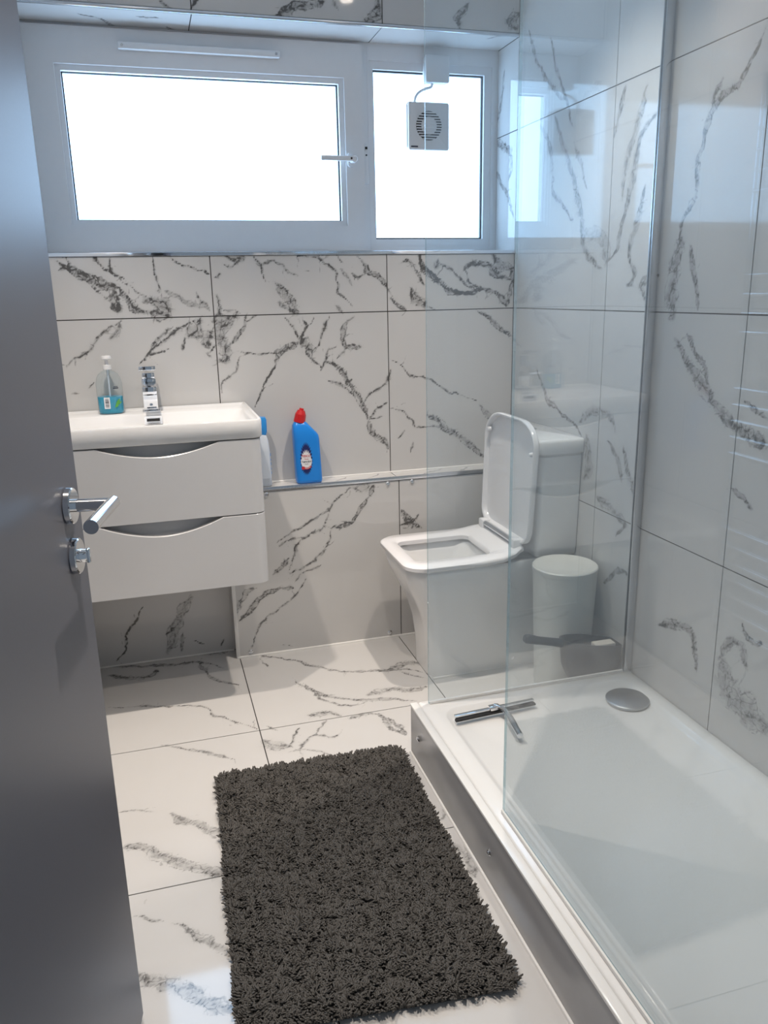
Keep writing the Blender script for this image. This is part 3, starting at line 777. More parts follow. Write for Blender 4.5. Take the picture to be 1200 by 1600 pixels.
for k in range(11):
    z = czz - .0415 + k * .0083; hw = math.sqrt(max(0, cr ** 2 - (z - czz) ** 2))
    bm = bmesh.new(); box(bm, cxx - hw, cxx + hw, CF - .0046, CF - .0005, z - .0021, z + .0021, .0006, 1); part('grille_slat', bm, M_FANWHITE, cover)
bm = bmesh.new(); box(bm, .950, .975, CF - .0008, CF + .001, 1.752, 1.7565); part('name_badge', bm, M_PRINTBLACK, cover, False)
# isolator box and its cable
sb = tag(empty('switch_box', (1.06, REVEAL - .02, 1.965)), 'small white connection box above the extractor fan', 'connection box')
bm = bmesh.new(); loft(bm, [[Vector((p.x, y, p.y)) for p in rrect(1.018 + s, 1.104 - s, 1.968 + s, 2.054 - s, 0, .006)] for y, s in ((REVEAL - .017, 0), (REVEAL - .044, 0), (REVEAL - .048, .003))])
part('back_box', bm, M_FANWHITE, sb)
bm = bmesh.new(); loft(bm, [[Vector((p.x, y, p.y)) for p in rrect(1.017 + s, 1.105 - s, 1.967 + s, 2.055 - s, 0, .006)] for y, s in ((REVEAL - .046, 0), (REVEAL - .053, .001), (REVEAL - .055, .004))])
part('cover_plate', bm, M_FANWHITE, sb)
bm = bmesh.new()
cpts = [Vector((1.049, REVEAL - .030, 1.972)), Vector((1.044, REVEAL - .030, 1.958)), Vector((1.020, REVEAL - .030, 1.950)), Vector((.998, REVEAL - .030, 1.938)), Vector((.986, REVEAL - .030, 1.922)), Vector((.982, REVEAL - .030, 1.905))]
def catmull(P, n=6):
    out = []
    for i in range(len(P) - 1):
        p0, p1, p2, p3 = P[max(i - 1, 0)], P[i], P[i + 1], P[min(i + 2, len(P) - 1)]
        for k in range(n):
            t = k / n
            out.append(0.5 * ((2 * p1) + (p2 - p0) * t + (2 * p0 - 5 * p1 + 4 * p2 - p3) * t * t + (3 * p1 - p0 - 3 * p2 + p3) * t ** 3))
    return out + [P[-1]]
tube(bm, catmull(cpts), .0048)
tag(obj('power_cable', bm, M_FANWHITE, smooth=True), 'short white flex curving from connection box down to fan', 'cable')

# ------------------------------------------------------------------ open door
HX, HY = -0.262, -2.292
EX, EY = -0.1185, -1.530
ang = math.atan2(EY - HY, EX - HX); DL = math.hypot(EX - HX, EY - HY)
door = tag(empty('door_1', (HX, HY, 0), (0, 0, ang)), 'dark grey painted door standing open on the left', None, None, 'structure')
def dpart(name, bm, mat, parent=None, smooth=True):
    o = obj(name, bm, mat, parent or door, smooth); return o
bm = bmesh.new(); box(bm, 0, DL, 0, .040, .010, 2.015, .0015, 1)     # local x along the leaf, local -y is the face towards the room
dpart('door_leaf', bm, M_DOOR)
HXL, HZ = DL - .062, .981
bm = bmesh.new(); cyl(bm, (HXL, 0, HZ), (HXL, -.010, HZ), .0265, .0260, n=48, bev=.0015)
hnd = dpart('door_handle', bm, M_CHROME); hnd['label'] = 'polished chrome door handle'
bm = bmesh.new(); cyl(bm, (HXL, -.008, HZ), (HXL, -.062, HZ), .0095, n=28)
tube(bm, [(HXL + .0095, -.062, HZ), (HXL, -.062, HZ), (HXL - .06, -.062, HZ), (HXL - .118, -.062, HZ)], .0098, n=28)
o = dpart('lever', bm, M_CHROME, hnd)
bm = bmesh.new(); cyl(bm, (HXL, 0, HZ - .075), (HXL, -.010, HZ - .075), .0265, .0260, n=48, bev=.0015)
lk = dpart('lock_rose', bm, M_CHROME); lk['label'] = 'polished chrome thumb turn plate'
bm = bmesh.new(); cyl(bm, (HXL, -.009, HZ - .075), (HXL, -.020, HZ - .075), .010, .009, n=28, bev=.001)
box(bm, HXL - .004, HXL + .004, -.024, -.018, HZ - .075 - .011, HZ - .075 + .011, .002); dpart('thumb_turn', bm, M_CHROME, lk)
bm = bmesh.new(); cyl(bm, (HXL, .040, HZ), (HXL, .050, HZ), .0265, .0260, n=32, bev=.0015)
cyl(bm, (HXL, .048, HZ), (HXL, .090, HZ), .0095, n=20); cyl(bm, (HXL + .0095, .090, HZ), (HXL - .118, .090, HZ), .0098, n=20)
dpart('outer_handle', bm, M_CHROME)
for z in (.22, 1.02, 1.82):
    bm = bmesh.new(); cyl(bm, (-.004, -.004, z - .05), (-.004, -.004, z + .05), .006, n=16); dpart('hinge', bm, M_ALU)

# ------------------------------------------------------------------ vanity unit and basin
VX0, VX1, VYF = -.304, .303, -.426
van = tag(empty('vanity_unit', (0, 0, .403)), 'white gloss wall-hung vanity unit with two scooped drawers', 'vanity unit')
bm = bmesh.new()
box(bm, VX0 + .004, VX1 - .006, -.385, -.001, .405, .800, .002)
box(bm, VX0 + .004, VX0 + .022, -.385, -.001, .800, .856); box(bm, VX1 - .024, VX1 - .006, -.385, -.001, .800, .856)
box(bm, VX0 + .022, VX1 - .024, -.385, -.370, .800, .856)
part('cabinet_body', bm, M_GLOSSWHITE, van, True)
def drawer(z0, z1, xs0, xs1, dip):
    """front with rounded outer corners and a scooped top edge"""
    n = 96; R = .032
    path = []
    xr, xl = VX1 - .003, VX0 + .001
    for x, y in ((xr, -.372),): path.append((x, y, 1, 0))
    for k in range(9):
        a = -math.pi / 2 * k / 8
        path.append((xr - R + R * math.cos(a), VYF + R + R * math.sin(a), math.cos(a), math.sin(a)))
    for k in range(1, n):
        path.append((xr - R + (xl + R - xr + R) * k / n, VYF, 0, -1))
    for k in range(9):
        a = -math.pi / 2 - math.pi / 2 * k / 8
        path.append((xl + R + R * math.cos(a), VYF + R + R * math.sin(a), math.cos(a), math.sin(a)))
    path.append((xl, -.372, -1, 0))
    def top(x, y):
        if y > VYF + .001 or x <= xs0 or x >= xs1: return z1
        t = (x - xs0) / (xs1 - xs0)
        return z1 - dip * (1 - abs(2 * t - 1) ** 1.9)
    T = .018
    bm = bmesh.new(); cols = []
    for (x, y, nx, ny) in path:
        zt = top(x, y); xi, yi = x - nx * T, y - ny * T
        cols.append([bm.verts.new((x, y, z0)), bm.verts.new((x, y, zt - .0015)), bm.verts.new((x - nx * .0015, y - ny * .0015, zt)),
                     bm.verts.new((xi, yi, zt)), bm.verts.new((xi, yi, z0))])
    for a, b in zip(cols, cols[1:]):
        for k in range(5): bm.faces.new((a[k], b[k], b[(k + 1) % 5], a[(k + 1) % 5]))
    bm.faces.new(cols[0]); bm.faces.new(cols[-1][::-1])
    d = part('drawer', bm, M_GLOSSWHITE, van, True, 30)
    # slanted finger recess behind the scoop
    bm = bmesh.new()
    a = [bm.verts.new(p) for p in ((xs0 - .01, -.3985, z1 - dip - .030), (xs1 + .01, -.3985, z1 - dip - .030), (xs1 + .01, -.3865, z1 - .002), (xs0 - .01, -.3865, z1 - .002))]
    b = [bm.verts.new((v.co.x, v.co.y + .0015, v.co.z)) for v in a]
    bm.faces.new(a); bm.faces.new(b[::-1])
    for k in range(4): bm.faces.new((a[k], b[k], b[(k + 1) % 4], a[(k + 1) % 4]))
    part('finger_pull', bm, M_GLOSSWHITE, d, False)
    return d
drawer(.630, .855, -.168, .174, .034)
drawer(.405, .6265, -.176, .172, .042)

basin = tag(empty('wash_basin', (0, -.2, .857)), 'white rectangular wash basin on top of the vanity unit', 'basin')
bx0, bx1, by0, by1 = -.306, .3065, -.428, -.0015
r4 = (.004, .004, .034, .034)
def bring(i, z, rr): return rrect(bx0 + i, bx1 - i, by0 + i, by1 - i, z, rr, 6)
def bowl(x0, x1, y0, y1, z, r): return rrect(x0, x1, y0, y1, z, r, 6)
bm = bmesh.new()
loft(bm, [bring(.004, .858, (.003, .003, .03, .03)), bring(0, .862, r4), bring(0, .9085, r4), bring(.0025, .9125, (.004, .004, .031, .031)), bring(.010, .9125, (.004, .004, .024, .024)),
          bring(.0135, .9075, (.004, .004, .021, .021)), bring(.019, .905, (.004, .004, .016, .016)),
          bowl(-.285, .285, -.396, -.098, .9045, .02), bowl(-.281, .281, -.392, -.102, .901, .022), bowl(-.268, .268, -.378, -.116, .872, .035), bowl(-.245, .245, -.355, -.138, .8635, .05), bowl(-.03, .03, -.265, -.215, .8605, .02)], cap0=False)
part('basin_shell', bm, M_WHITE, basin, True, 50)
OY, OZ0, OZ1 = -.1085, .8725, .8985
bm = bmesh.new(); frame_ring(bm, -.029, .026, .8720, .8985, (.0045,) * 4, -.1225, -.105); part('overflow_frame', bm, M_CHROME, basin, False)
bm = bmesh.new(); box(bm, -.026, .023, -.1195, -.108, .875, .8955); part('overflow_plate', bm, M_ALU, basin, False)
bm = bmesh.new(); box(bm, -.0215, .0185, -.1205, -.112, .8815, .8905); part('overflow_slot', bm, M_BLACK, basin, False)
bm = bmesh.new(); cyl(bm, (0, -.24, .8608), (0, -.24, .867), .022, n=32, bev=.002); part('waste_plug', bm, M_CHROME, basin)

# tap
tap = tag(empty('basin_tap', (-.004, -.052, .9045)), 'square chrome mixer tap on the wash basin', 'tap')
tx, ty = -.005, -.052
bm = bmesh.new(); box(bm, tx - .0275, tx + .0275, ty - .026, ty + .026, .9045, .911, .0015); part('base_plate', bm, M_CHROME, tap)
bm = bmesh.new(); box(bm, tx - .0225, tx + .0225, ty - .020, ty + .020, .911, 1.012, .002); part('tap_body', bm, M_CHROME, tap)
bm = bmesh.new()
vv = box(bm, tx - .0215, tx + .0215, ty - .105, ty - .015, .980, 1.003, .002)
for v in bm.verts: v.co.z -= max(0, (ty - .02 - v.co.y)) * .10
spout = part('spout', bm, M_CHROME, tap)
bm = bmesh.new(); cyl(bm, (tx, ty - .092, .968), (tx, ty - .092, .977), .010, n=24); part('aerator', bm, M_BLACK, spout)
bm = bmesh.new(); box(bm, tx - .0195, tx + .0195, ty - .018, ty + .018, 1.012, 1.030, .0015); part('cartridge_neck', bm, M_CHROME, tap)
bm = bmesh.new(); box(bm, tx - .0275, tx + .0240, ty - .066, ty + .022, 1.032, 1.045, .0015)
for v in bm.verts: v.co.z += max(0, (ty + .02 - v.co.y)) * .12
part('lever', bm, M_CHROME, tap)

# hand soap -------------------------------------------------------------------
sx, sy, sz = -.128, -.052, .9048
soap = tag(empty('soap_bottle', (sx, sy, sz)), 'clear pump bottle half full of turquoise hand soap on the basin', 'soap bottle')
def oval(cx, cy, z, a, b, n=40, e=2.3):
    out = []
    for i in range(n):
        t = 2 * math.pi * i / n; c, s = math.cos(t), math.sin(t)
        out.append(Vector((cx + a * math.copysign(abs(c) ** (2 / e), c), cy + b * math.copysign(abs(s) ** (2 / e), s), z)))
    return out
prof = [(.000, .034, .020), (.003, .038, .024), (.010, .0395, .0255), (.060, .0405, .026), (.096, .0405, .0255), (.114, .037, .024), (.127, .030, .021), (.135, .020, .016), (.138, .013, .012), (.146, .012, .012)]
bm = bmesh.new(); loft(bm, [oval(sx, sy, sz + z, a, b) for z, a, b in prof]); part('bottle', bm, M_BOTTLECLEAR, soap, True, 60)
bm = bmesh.new(); loft(bm, [oval(sx, sy, sz + z, a - .0016, b - .0016) for z, a, b in ((.0015, .034, .020), (.004, .038, .024), (.010, .0395, .0255), (.056, .0404, .0259))]); part('liquid_soap', bm, M_SOAP, soap, True, 60)
bm = bmesh.new(); cyl(bm, (sx, sy, sz + .141), (sx, sy, sz + .156), .0135, .0125, n=28, bev=.001); part('collar', bm, M_FANWHITE, soap)
bm = bmesh.new(); cyl(bm, (sx, sy, sz + .155), (sx, sy, sz + .175), .006, n=18); cyl(bm, (sx, sy, sz + .173), (sx, sy, sz + .184), .0155, .0145, n=28, bev=.002)
tube(bm, [(sx, sy, sz + .179), (sx, sy + .028, sz + .179), (sx, sy + .036, sz + .175)], .005); part('pump_head', bm, M_FANWHITE, soap)
bm = bmesh.new(); cyl(bm, (sx, sy, sz + .012), (sx, sy, sz + .142), .0028, n=10); part('dip_tube', bm, M_PALEPLASTIC, soap)
def oval_y(x, a=.0405, b=.026, e=2.3):      # front surface of the bottle at offset x
    return -b * (1 - abs(x / a) ** e) ** (1 / e)
def wrap_strip(bm, x0, x1, z0, z1, off=.0006, n=6):
    row = []
    for k in range(n + 1):
        x = x0 + (x1 - x0) * k / n; y = oval_y(x) - off
        row.append((bm.verts.new((sx + x, sy + y, sz + z0)), bm.verts.new((sx + x, sy + y, sz + z1))))
    for a, b in zip(row, row[1:]): bm.faces.new((a[0], b[0], b[1], a[1]))
bm = bmesh.new(); wrap_strip(bm, -.019, -.001, .019, .055); lb = part('bar_code_label', bm, M_PRINTWHITE, soap, False)
bm = bmesh.new()
for k, (h) in enumerate((.0012, .0020, .0010, .0016, .0026, .0012, .0018, .0010)): wrap_strip(bm, -.0155, -.0045, .024 + k * .0036, .024 + k * .0036 + h, .0011)
part('bar_code', bm, M_PRINTBLACK, lb, False)
bm = bmesh.new()
for (x0, z0, x1, z1) in ((.015, .026, .030, .050), (.019, .030, .034, .040), (.013, .022, .024, .032)):
    n = 8; L, Rr = [], []
    for k in range(n + 1):
        t = k / n; w = .0035 * math.sin(math.pi * t); x = x0 + (x1 - x0) * t; z = z0 + (z1 - z0) * t
        L.append(bm.verts.new((sx + x - w, sy + oval_y(min(.039, x - w)) - .0008, sz + z + w * .5))); Rr.append(bm.verts.new((sx + x + w, sy + oval_y(min(.039, x + w)) - .0008, sz + z - w * .5)))
    for k in range(n): bm.faces.new((L[k], Rr[k], Rr[k + 1], L[k + 1])) if 0 < k < n - 1 else bm.faces.new((L[k], Rr[k], Rr[k + 1], L[k + 1]))
part('leaf_print', bm, M_GREEN, soap, False)
bm = bmesh.new(); wrap_strip(bm, .012, .028, .082, .0855); wrap_strip(bm, .014, .027, .0875, .0895); part('print_lines', bm, M_PRINTBLACK, soap, False)

# toilet cleaner bottle on the shelf -----------------------------------------------
cx0, cy0, cz0 = .506, -.0415, BOX_Z + .0005
cl = tag(empty('toilet_cleaner_bottle', (cx0, cy0, cz0)), 'blue toilet cleaner bottle with red angled cap on the shelf', 'bottle')
cp_ = [(0, -.040, .042, .024), (.003, -.043, .046, .028), (.012, -.044, .047, .0285), (.10, -.046, .044, .0285), (.155, -.0475, .042, .028), (.168, -.048, .0395, .0275), (.178, -.0485, .033, .0265), (.204, -.0475, .009, .022), (.212, -.044, .002, .017), (.217, -.040, -.004, .0135), (.224, -.039, -.006, .013)]
bm = bmesh.new(); loft(bm, [rrect(cx0 + a, cx0 + b, cy0 - d, cy0 + d, cz0 + z, min(.014, d * .8, (b - a) * .45), 6) for z, a, b, d in cp_])
part('bottle_body', bm, M_BLUEBOTTLE, cl, True, 60)
bm = bmesh.new()
ax0, ax1 = Vector((cx0 - .023, cy0, cz0 + .214)), Vector((cx0 - .012, cy0, cz0 + .262))
dv = (ax1 - ax0).normalized()
cyl(bm, ax0, ax0 + dv * .028, .0205, .0190, n=10); cyl(bm, ax0 + dv * .028, ax0 + dv * .042, .0185, .0125, n=10); cyl(bm, ax0 + dv * .042, ax0 + dv * .049, .0085, .0075, n=12)
part('cap', bm, M_RED, cl, True, 25)
LF = cy0 - .0287
def flat_poly(bm, pts, y): bm.faces.new([bm.verts.new((cx0 + x, y, cz0 + z)) for x, z in pts])
bm = bmesh.new()
lc = (-.0095, .085)
pts = []
for k in range(56):
    t = 2 * math.pi * k / 56; sp_ = 1.0 if k % 2 else .80
    pts.append((lc[0] + .0225 * sp_ * math.cos(t), lc[1] + (.064 if math.sin(t) > 0 else .056) * sp_ * math.sin(t)))
flat_poly(bm, pts, LF - .0004); lab = part('label_burst', bm, M_NAVY, cl, False)
bm = bmesh.new(); pts = []
for k in range(40):
    t = 2 * math.pi * k / 40; sp_ = (1.0 if k % 2 else .70) if math.sin(t) > .2 else .98
    pts.append((lc[0] + .0001 + .0195 * max(sp_, .86) * math.cos(t), lc[1] - .004 + (.042 if math.sin(t) > 0 else .030) * sp_ * math.sin(t)))
flat_poly(bm, pts, LF - .0008); part('label_panel', bm, M_PRINTWHITE, lab, False)
def text_mesh(txt, size, x, y, z, mat, parent, name='lettering', bold=0.0):
    cu = bpy.data.curves.new('t', 'FONT'); cu.body = txt; cu.size = size; cu.align_x = 'CENTER'; cu.align_y = 'CENTER'; cu.offset = bold
    to = bpy.data.objects.new('t', cu); link(to)
    bpy.context.view_layer.update()
    me = bpy.data.meshes.new_from_object(to.evaluated_get(bpy.context.evaluated_depsgraph_get()))
    bpy.data.objects.remove(to)
    me.transform(Matrix.Translation((x, y, z)) @ Matrix.Rotation(math.pi / 2, 4, 'X'))
    me.materials.clear(); me.materials.append(mat)
    o = link(bpy.data.objects.new(name, me)); o.parent = parent; o.matrix_parent_inverse = world_matrix(parent).inverted()
    return o
tx0 = cx0 + lc[0]
text_mesh('TESCO', .0105, tx0, LF - .0012, cz0 + .0985, M_PRINTRED, lab, bold=.0002)
text_mesh('Thick', .0070, tx0, LF - .0012, cz0 + .0875, M_PRINTRED, lab)
text_mesh('Toilet Gel', .0078, tx0, LF - .0012, cz0 + .0785, M_PRINTBLACK, lab, bold=.0003)
text_mesh('Fresh', .0056, tx0, LF - .0012, cz0 + .0705, M_PRINTBLACK, lab)
bm = bmesh.new(); flat_poly(bm, [(-.0215 + .0060 * math.cos(k * math.pi / 10), .057 + .0060 * math.sin(k * math.pi / 10)) for k in range(20)], LF - .0012)
for rr, w in ((.0185, .0022), (.0225, .0022)):
    up_, lo_ = [], []
    for k in range(11):
        t = math.radians(225 + 100 * k / 10)
        up_.append((-.0095 + rr * math.cos(t), .074 + rr * math.sin(t))); lo_.append((-.0095 + (rr - w) * math.cos(t), .074 + (rr - w) * math.sin(t)))
    flat_poly(bm, up_ + lo_[::-1], LF - .00115)
part('red_swirl', bm, M_PRINTRED, lab, False)

# second bottle, mostly hidden behind the basin -------------------------------------
qx, qy = .352, -.042
b2 = tag(empty('spray_bottle', (qx, qy, BOX_Z)), 'milky bottle with sky blue cap half hidden behind the basin', 'bottle')
bm = bmesh.new(); loft(bm, [rrect(qx - a, qx + a, qy - d, qy + d, BOX_Z + .0005 + z, min(.012, d * .8), 5) for z, a, d in ((0, .020, .022), (.004, .023, .025), (.12, .022, .024), (.160, .019, .021), (.185, .012, .014))]); part('bottle_body', bm, M_PALEPLASTIC, b2, True, 60)
bm = bmesh.new(); loft(bm, [rrect(qx - a, qx + a, qy - d, qy + d, BOX_Z + z, min(.012, d * .8), 5) for z, a, d in ((.030, .0232, .0252), (.125, .0224, .0244))], False, False); lb2 = part('label_wrap', bm, M_PALEPLASTIC, b2, True, 60)
bm = bmesh.new()
for k in range(5): box(bm, qx + .0222, qx + .0236, qy - .016, qy + .012, BOX_Z + .042 + .016 * k, BOX_Z + .042 + .016 * k + (.006 if k % 2 else .010))
part('label_print', bm, M_LIGHTBLUE, lb2, False)
bm = bmesh.new(); loft(bm, [rrect(qx - a, qx + a, qy - d, qy + d, BOX_Z + z, .007, 5) for z, a, d in ((.180, .013, .015), (.192, .016, .017), (.232, .0165, .017), (.240, .013, .014))]); part('cap', bm, M_LIGHTBLUE, b2, True, 60)

# ------------------------------------------------------------------ toilet
TY = -.348
wc = tag(empty('toilet', (1.0, TY, 0)), 'white square-fronted close-coupled toilet with its lid raised', 'toilet')
def pan_ring(xf, hw, z, rf, xb=1.285, hwb=None, seg=8):
    hwb = hwb or hw
    out = []
    # front far corner, front near corner, back near, back far  (front looks to -x)
    def arc(cx, cy, a0, a1, rx, ry):
        for k in range(seg + 1):
            a = a0 + (a1 - a0) * k / seg; out.append(Vector((cx + rx * math.cos(a), cy + ry * math.sin(a), z)))
    arc(xf + rf, TY + hw - rf, math.pi / 2, math.pi, rf, rf)
    arc(xf + rf, TY - hw + rf, math.pi, 1.5 * math.pi, rf, rf)
    for x in (.93, 1.02, 1.10, 1.18): out.append(Vector((x, TY - hw - (hwb - hw) * (x - .9) / .385, z)))
    arc(xb - .02, TY - hwb + .02, 1.5 * math.pi, 2 * math.pi, .02, .02)
    arc(xb - .02, TY + hwb - .02, 0, math.pi / 2, .02, .02)
    for x in (1.18, 1.10, 1.02, .93): out.append(Vector((x, TY + hw + (hwb - hw) * (x - .9) / .385, z)))
    return out
lv = [(.0, .818, .104, .055), (.012, .818, .104, .055), (.10, .816, .108, .058), (.18, .806, .118, .062), (.235, .790, .132, .066), (.285, .768, .149, .070), (.335, .744, .166, .074), (.375, .731, .176, .076), (.400, .727, .179, .076), (.408, .731, .176, .074)]
bm = bmesh.new(); rings = [pan_ring(xf, hw, z, rf, 1.285, max(.10, hw * .88)) for z, xf, hw, rf in lv]
def inner(x0, x1, hw, z, r):
    """bowl ring with the same vertex count and order as pan_ring"""
    seg = 8; out = []
    def arc(cx, cy, a0, a1, rr):
        for k in range(seg + 1):
            a = a0 + (a1 - a0) * k / seg; out.append(Vector((cx + rr * math.cos(a), cy + rr * math.sin(a), z)))
    arc(x0 + r, TY + hw - r, math.pi / 2, math.pi, r); arc(x0 + r, TY - hw + r, math.pi, 1.5 * math.pi, r)
    for k in range(4): out.append(Vector((x0 + r + (x1 - x0 - 2 * r) * (k + 1) / 5, TY - hw, z)))
    arc(x1 - r, TY - hw + r, 1.5 * math.pi, 2 * math.pi, r); arc(x1 - r, TY + hw - r, 0, math.pi / 2, r)
    for k in range(4): out.append(Vector((x1 - r - (x1 - x0 - 2 * r) * (k + 1) / 5, TY + hw, z)))
    return out
rings += [inner(.762, 1.045, .135, .408, .05), inner(.768, 1.040, .128, .398, .05), inner(.775, 1.03, .122, .375, .05), inner(.80, 1.02, .105, .30, .06), inner(.84, 1.0, .07, .22, .05), inner(.88, .97, .035, .20, .02)]
loft(bm, rings, True, True)
part('pan', bm, M_WHITE, wc, True, 55)
# seat: rounded ring whose back edge sweeps up to the hinges
SX0, SX1 = .716, 1.128
def seat_out(z, ins=0.0):
    seg = 8; out = []
    def arc(cx, cy, a0, a1, rr):
        for k in range(seg + 1):
            a = a0 + (a1 - a0) * k / seg; out.append([cx + rr * math.cos(a), cy + rr * math.sin(a)])
    hw = .187 - ins; r = .068; x0 = SX0 + ins
    arc(x0 + r, TY + hw - r, math.pi / 2, math.pi, r); arc(x0 + r, TY - hw + r, math.pi, 1.5 * math.pi, r)
    for x, k in ((.90, 1.0), (.98, .99), (1.04, .975), (1.085, .945)): out.append([x, TY - hw * k])
    hb = .160 - ins; rb = .018
    arc(SX1 - ins - rb, TY - hb + rb, 1.5 * math.pi, 2 * math.pi, rb); arc(SX1 - ins - rb, TY + hb - rb, 0, math.pi / 2, rb)
    for x, k in ((1.085, .945), (1.04, .975), (.98, .99), (.90, 1.0)): out.append([x, TY + hw * k])
    return [Vector((x, y, z + rise(x))) for x, y in out]
def rise(x): 
    t = min(1, max(0, (x - 1.00) / .115)); return .022 * t * t
def seat_in(x0, x1, hw, z, r): return [Vector((p.x, p.y, p.z + rise(p.x))) for p in inner(x0, x1, hw, z, r)]
bm = bmesh.new()
loft(bm, [seat_in(.768, 1.030, .118, .411, .03), seat_out(.411, .004), seat_out(.415, 0), seat_out(.426, 0), seat_out(.431, .006), seat_in(.760, 1.038, .126, .431, .034), seat_in(.768, 1.030, .118, .425, .03), seat_in(.768, 1.030, .118, .411, .03)], False, False)
bmesh.ops.remove_doubles(bm, verts=bm.verts[:], dist=1e-5)
part('seat', bm, M_SEAT, wc, True, 50)
# raised lid: shallow dish seen from inside
def lid_ring(x, ins):
    """outline in the y-z plane, leaning back against the cistern"""
    out = []; hw = .193 - ins; z0, z1 = .462 + ins, .862 - ins
    def arc(cy, cz, a0, a1, ry, rz):
        for k in range(11):
            a = a0 + (a1 - a0) * k / 10; out.append((cy + ry * math.cos(a), cz + rz * math.sin(a)))
    yc = TY - .010
    hb = hw * .97
    arc(yc + hw - .115, z1 - .085, 0, math.pi / 2, .115, .085); arc(yc - hw + .115, z1 - .085, math.pi / 2, math.pi, .115, .085)
    arc(yc - hb + .05, z0 + .055, math.pi, 1.5 * math.pi, .05, .055); arc(yc + hb - .05, z0 + .055, 1.5 * math.pi, 2 * math.pi, .05, .055)
    return [Vector((x + (z - .462) * .045, y, z)) for y, z in out]
bm = bmesh.new()
loft(bm, [lid_ring(1.128, .012), lid_ring(1.117, .010), lid_ring(1.112, .007), lid_ring(1.1115, .002), lid_ring(1.114, 0), lid_ring(1.128, 0), lid_ring(1.134, .006)], True, True)
lid = part('lid', bm, M_SEAT, wc, True, 50)
for (y, z) in ((TY - .010 + .163, .795), (TY - .010 - .168, .762)):
    bm = bmesh.new(); x = 1.124 + (z - .462) * .045
    cyl(bm, (x, y, z), (x - .016, y, z), .0085, .0065, n=18, bev=.002); part('bumper', bm, M_SEAT, lid)
bm = bmesh.new(); cyl(bm, (1.102, TY - .115, .464), (1.102, TY + .115, .464), .0095, n=18); hin = part('hinge_bar', bm, M_ALU, wc)
for s in (-1, 1):
    bm = bmesh.new(); box(bm, 1.090, 1.124, TY + s * .128 - .020, TY + s * .128 + .020, .436, .476, .006); part('hinge_block', bm, M_SEAT, wc)
cap(1.118, TY - .098, .032, (0, -1, 0), wc, .0095, 'fixing_cap').matrix_parent_inverse = world_matrix(wc).inverted()
bm = bmesh.new(); cyl(bm, (.825, TY - .105, .0015), (1.26, TY - .093, .0015), .0045, n=8); part('sealant_bead', bm, M_CAULK, wc)
# cistern
CY0, CY1 = -.538, -.158
bm = bmesh.new()
loft(bm, [rrect(1.158 + i, XR - .002, CY0 + i + j, CY1 - i - j, z, (.004, .018, .018, .004)) for z, i, j in ((.410, .010, .014), (.420, .003, .012), (.440, 0, .011), (.60, 0, .005), (.752, 0, 0), (.7535, .004, 0), (.7616, .006, 0))])
cis = part('cistern', bm, M_WHITE, wc, True, 50)
bm = bmesh.new()
loft(bm, [rrect(1.149 + i, XR - .001, CY0 - .010 + i, CY1 + .010 - i, z, (.004, .014, .014, .004)) for z, i in ((.7615, .010), (.7620, .001), (.764, 0), (.798, 0), (.804, .002), (.807, .007))])
cil = part('cistern_lid', bm, M_WHITE, wc, True, 50)
bm = bmesh.new(); cyl(bm, (1.225, TY + .02, .804), (1.225, TY + .02, .810), .021, n=32, bev=.0015); part('flush_button', bm, M_CHROME, cil)

# ------------------------------------------------------------------ bin and dustpan behind the glass
bX, bY = 1.192, -.655
bn = tag(empty('waste_bin', (bX, bY, 0)), 'white tapered waste bin with flat lid between toilet and glass', 'waste bin')
def circ(cx, cy, z, r, n=48): return [Vector((cx + r * math.cos(2 * math.pi * i / n), cy + r * math.sin(2 * math.pi * i / n), z)) for i in range(n)]
bm = bmesh.new(); loft(bm, [circ(bX, bY, z, r) for z, r in ((.001, .080), (.004, .083), (.20, .091), (.418, .0995))]); part('bin_body', bm, M_BINPLASTIC, bn, True)
bm = bmesh.new(); loft(bm, [circ(bX, bY, z, r) for z, r in ((.416, .1005), (.419, .1015), (.430, .1015), (.4335, .0985), (.431, .094), (.428, .088), (.429, .02))]); part('bin_lid', bm, M_BINPLASTIC, bn, True)

pX, pY = 1.198, -.803
dp = tag(empty('dustpan', (pX, pY, 0)), 'dark slate plastic dustpan with side handle in front of bin', 'dustpan')
def pan_o(z_l, z_r, a, b, n=40, sh=0.0):
    out = []
    for i in range(n):
        t = 2 * math.pi * i / n; x = a * math.cos(t); y = b * math.sin(t)
        if x > 0: x = min(.098 - sh, x * 1.25); y = y * 1.12 if abs(y) < b * .88 else y
        f = (x / max(a, 1e-6) + 1) / 2
        out.append(Vector((pX + x + sh, pY + max(-.046, min(.046, y)), z_l + (z_r - z_l) * f)))
    return out
bm = bmesh.new()
loft(bm, [pan_o(.002, .002, .040, .030, sh=.030), pan_o(.05, .045, .052, .036, sh=.027), pan_o(.095, .09, .066, .040, sh=.020), pan_o(.135, .13, .080, .043, sh=.010), pan_o(.175, .16, .090, .044, sh=.003), pan_o(.258, .222, .096, .046), pan_o(.258, .222, .092, .042), pan_o(.20, .18, .088, .039), pan_o(.165, .15, .07, .03)])
part('scoop', bm, M_DARKPLASTIC, dp, True, 50)
bm = bmesh.new(); tube(bm, [(pX - .090, pY, .243), (pX - .12, pY, .251), (pX - .17, pY, .263), (pX - .205, pY, .274), (pX - .212, pY, .277)], [.014, .0125, .0125, .015, .010], n=14)
part('handle', bm, M_DARKPLASTIC, dp, True, 60)
hb = tag(empty('hand_brush', (pX + .05, pY, .2)), 'small pale hand brush lying in the dustpan', 'brush')
bm = bmesh.new(); box(bm, pX + .018, pX + .085, pY - .018, pY + .016, .212, .226, .004); part('brush_back', bm, M_BRISTLE, hb)
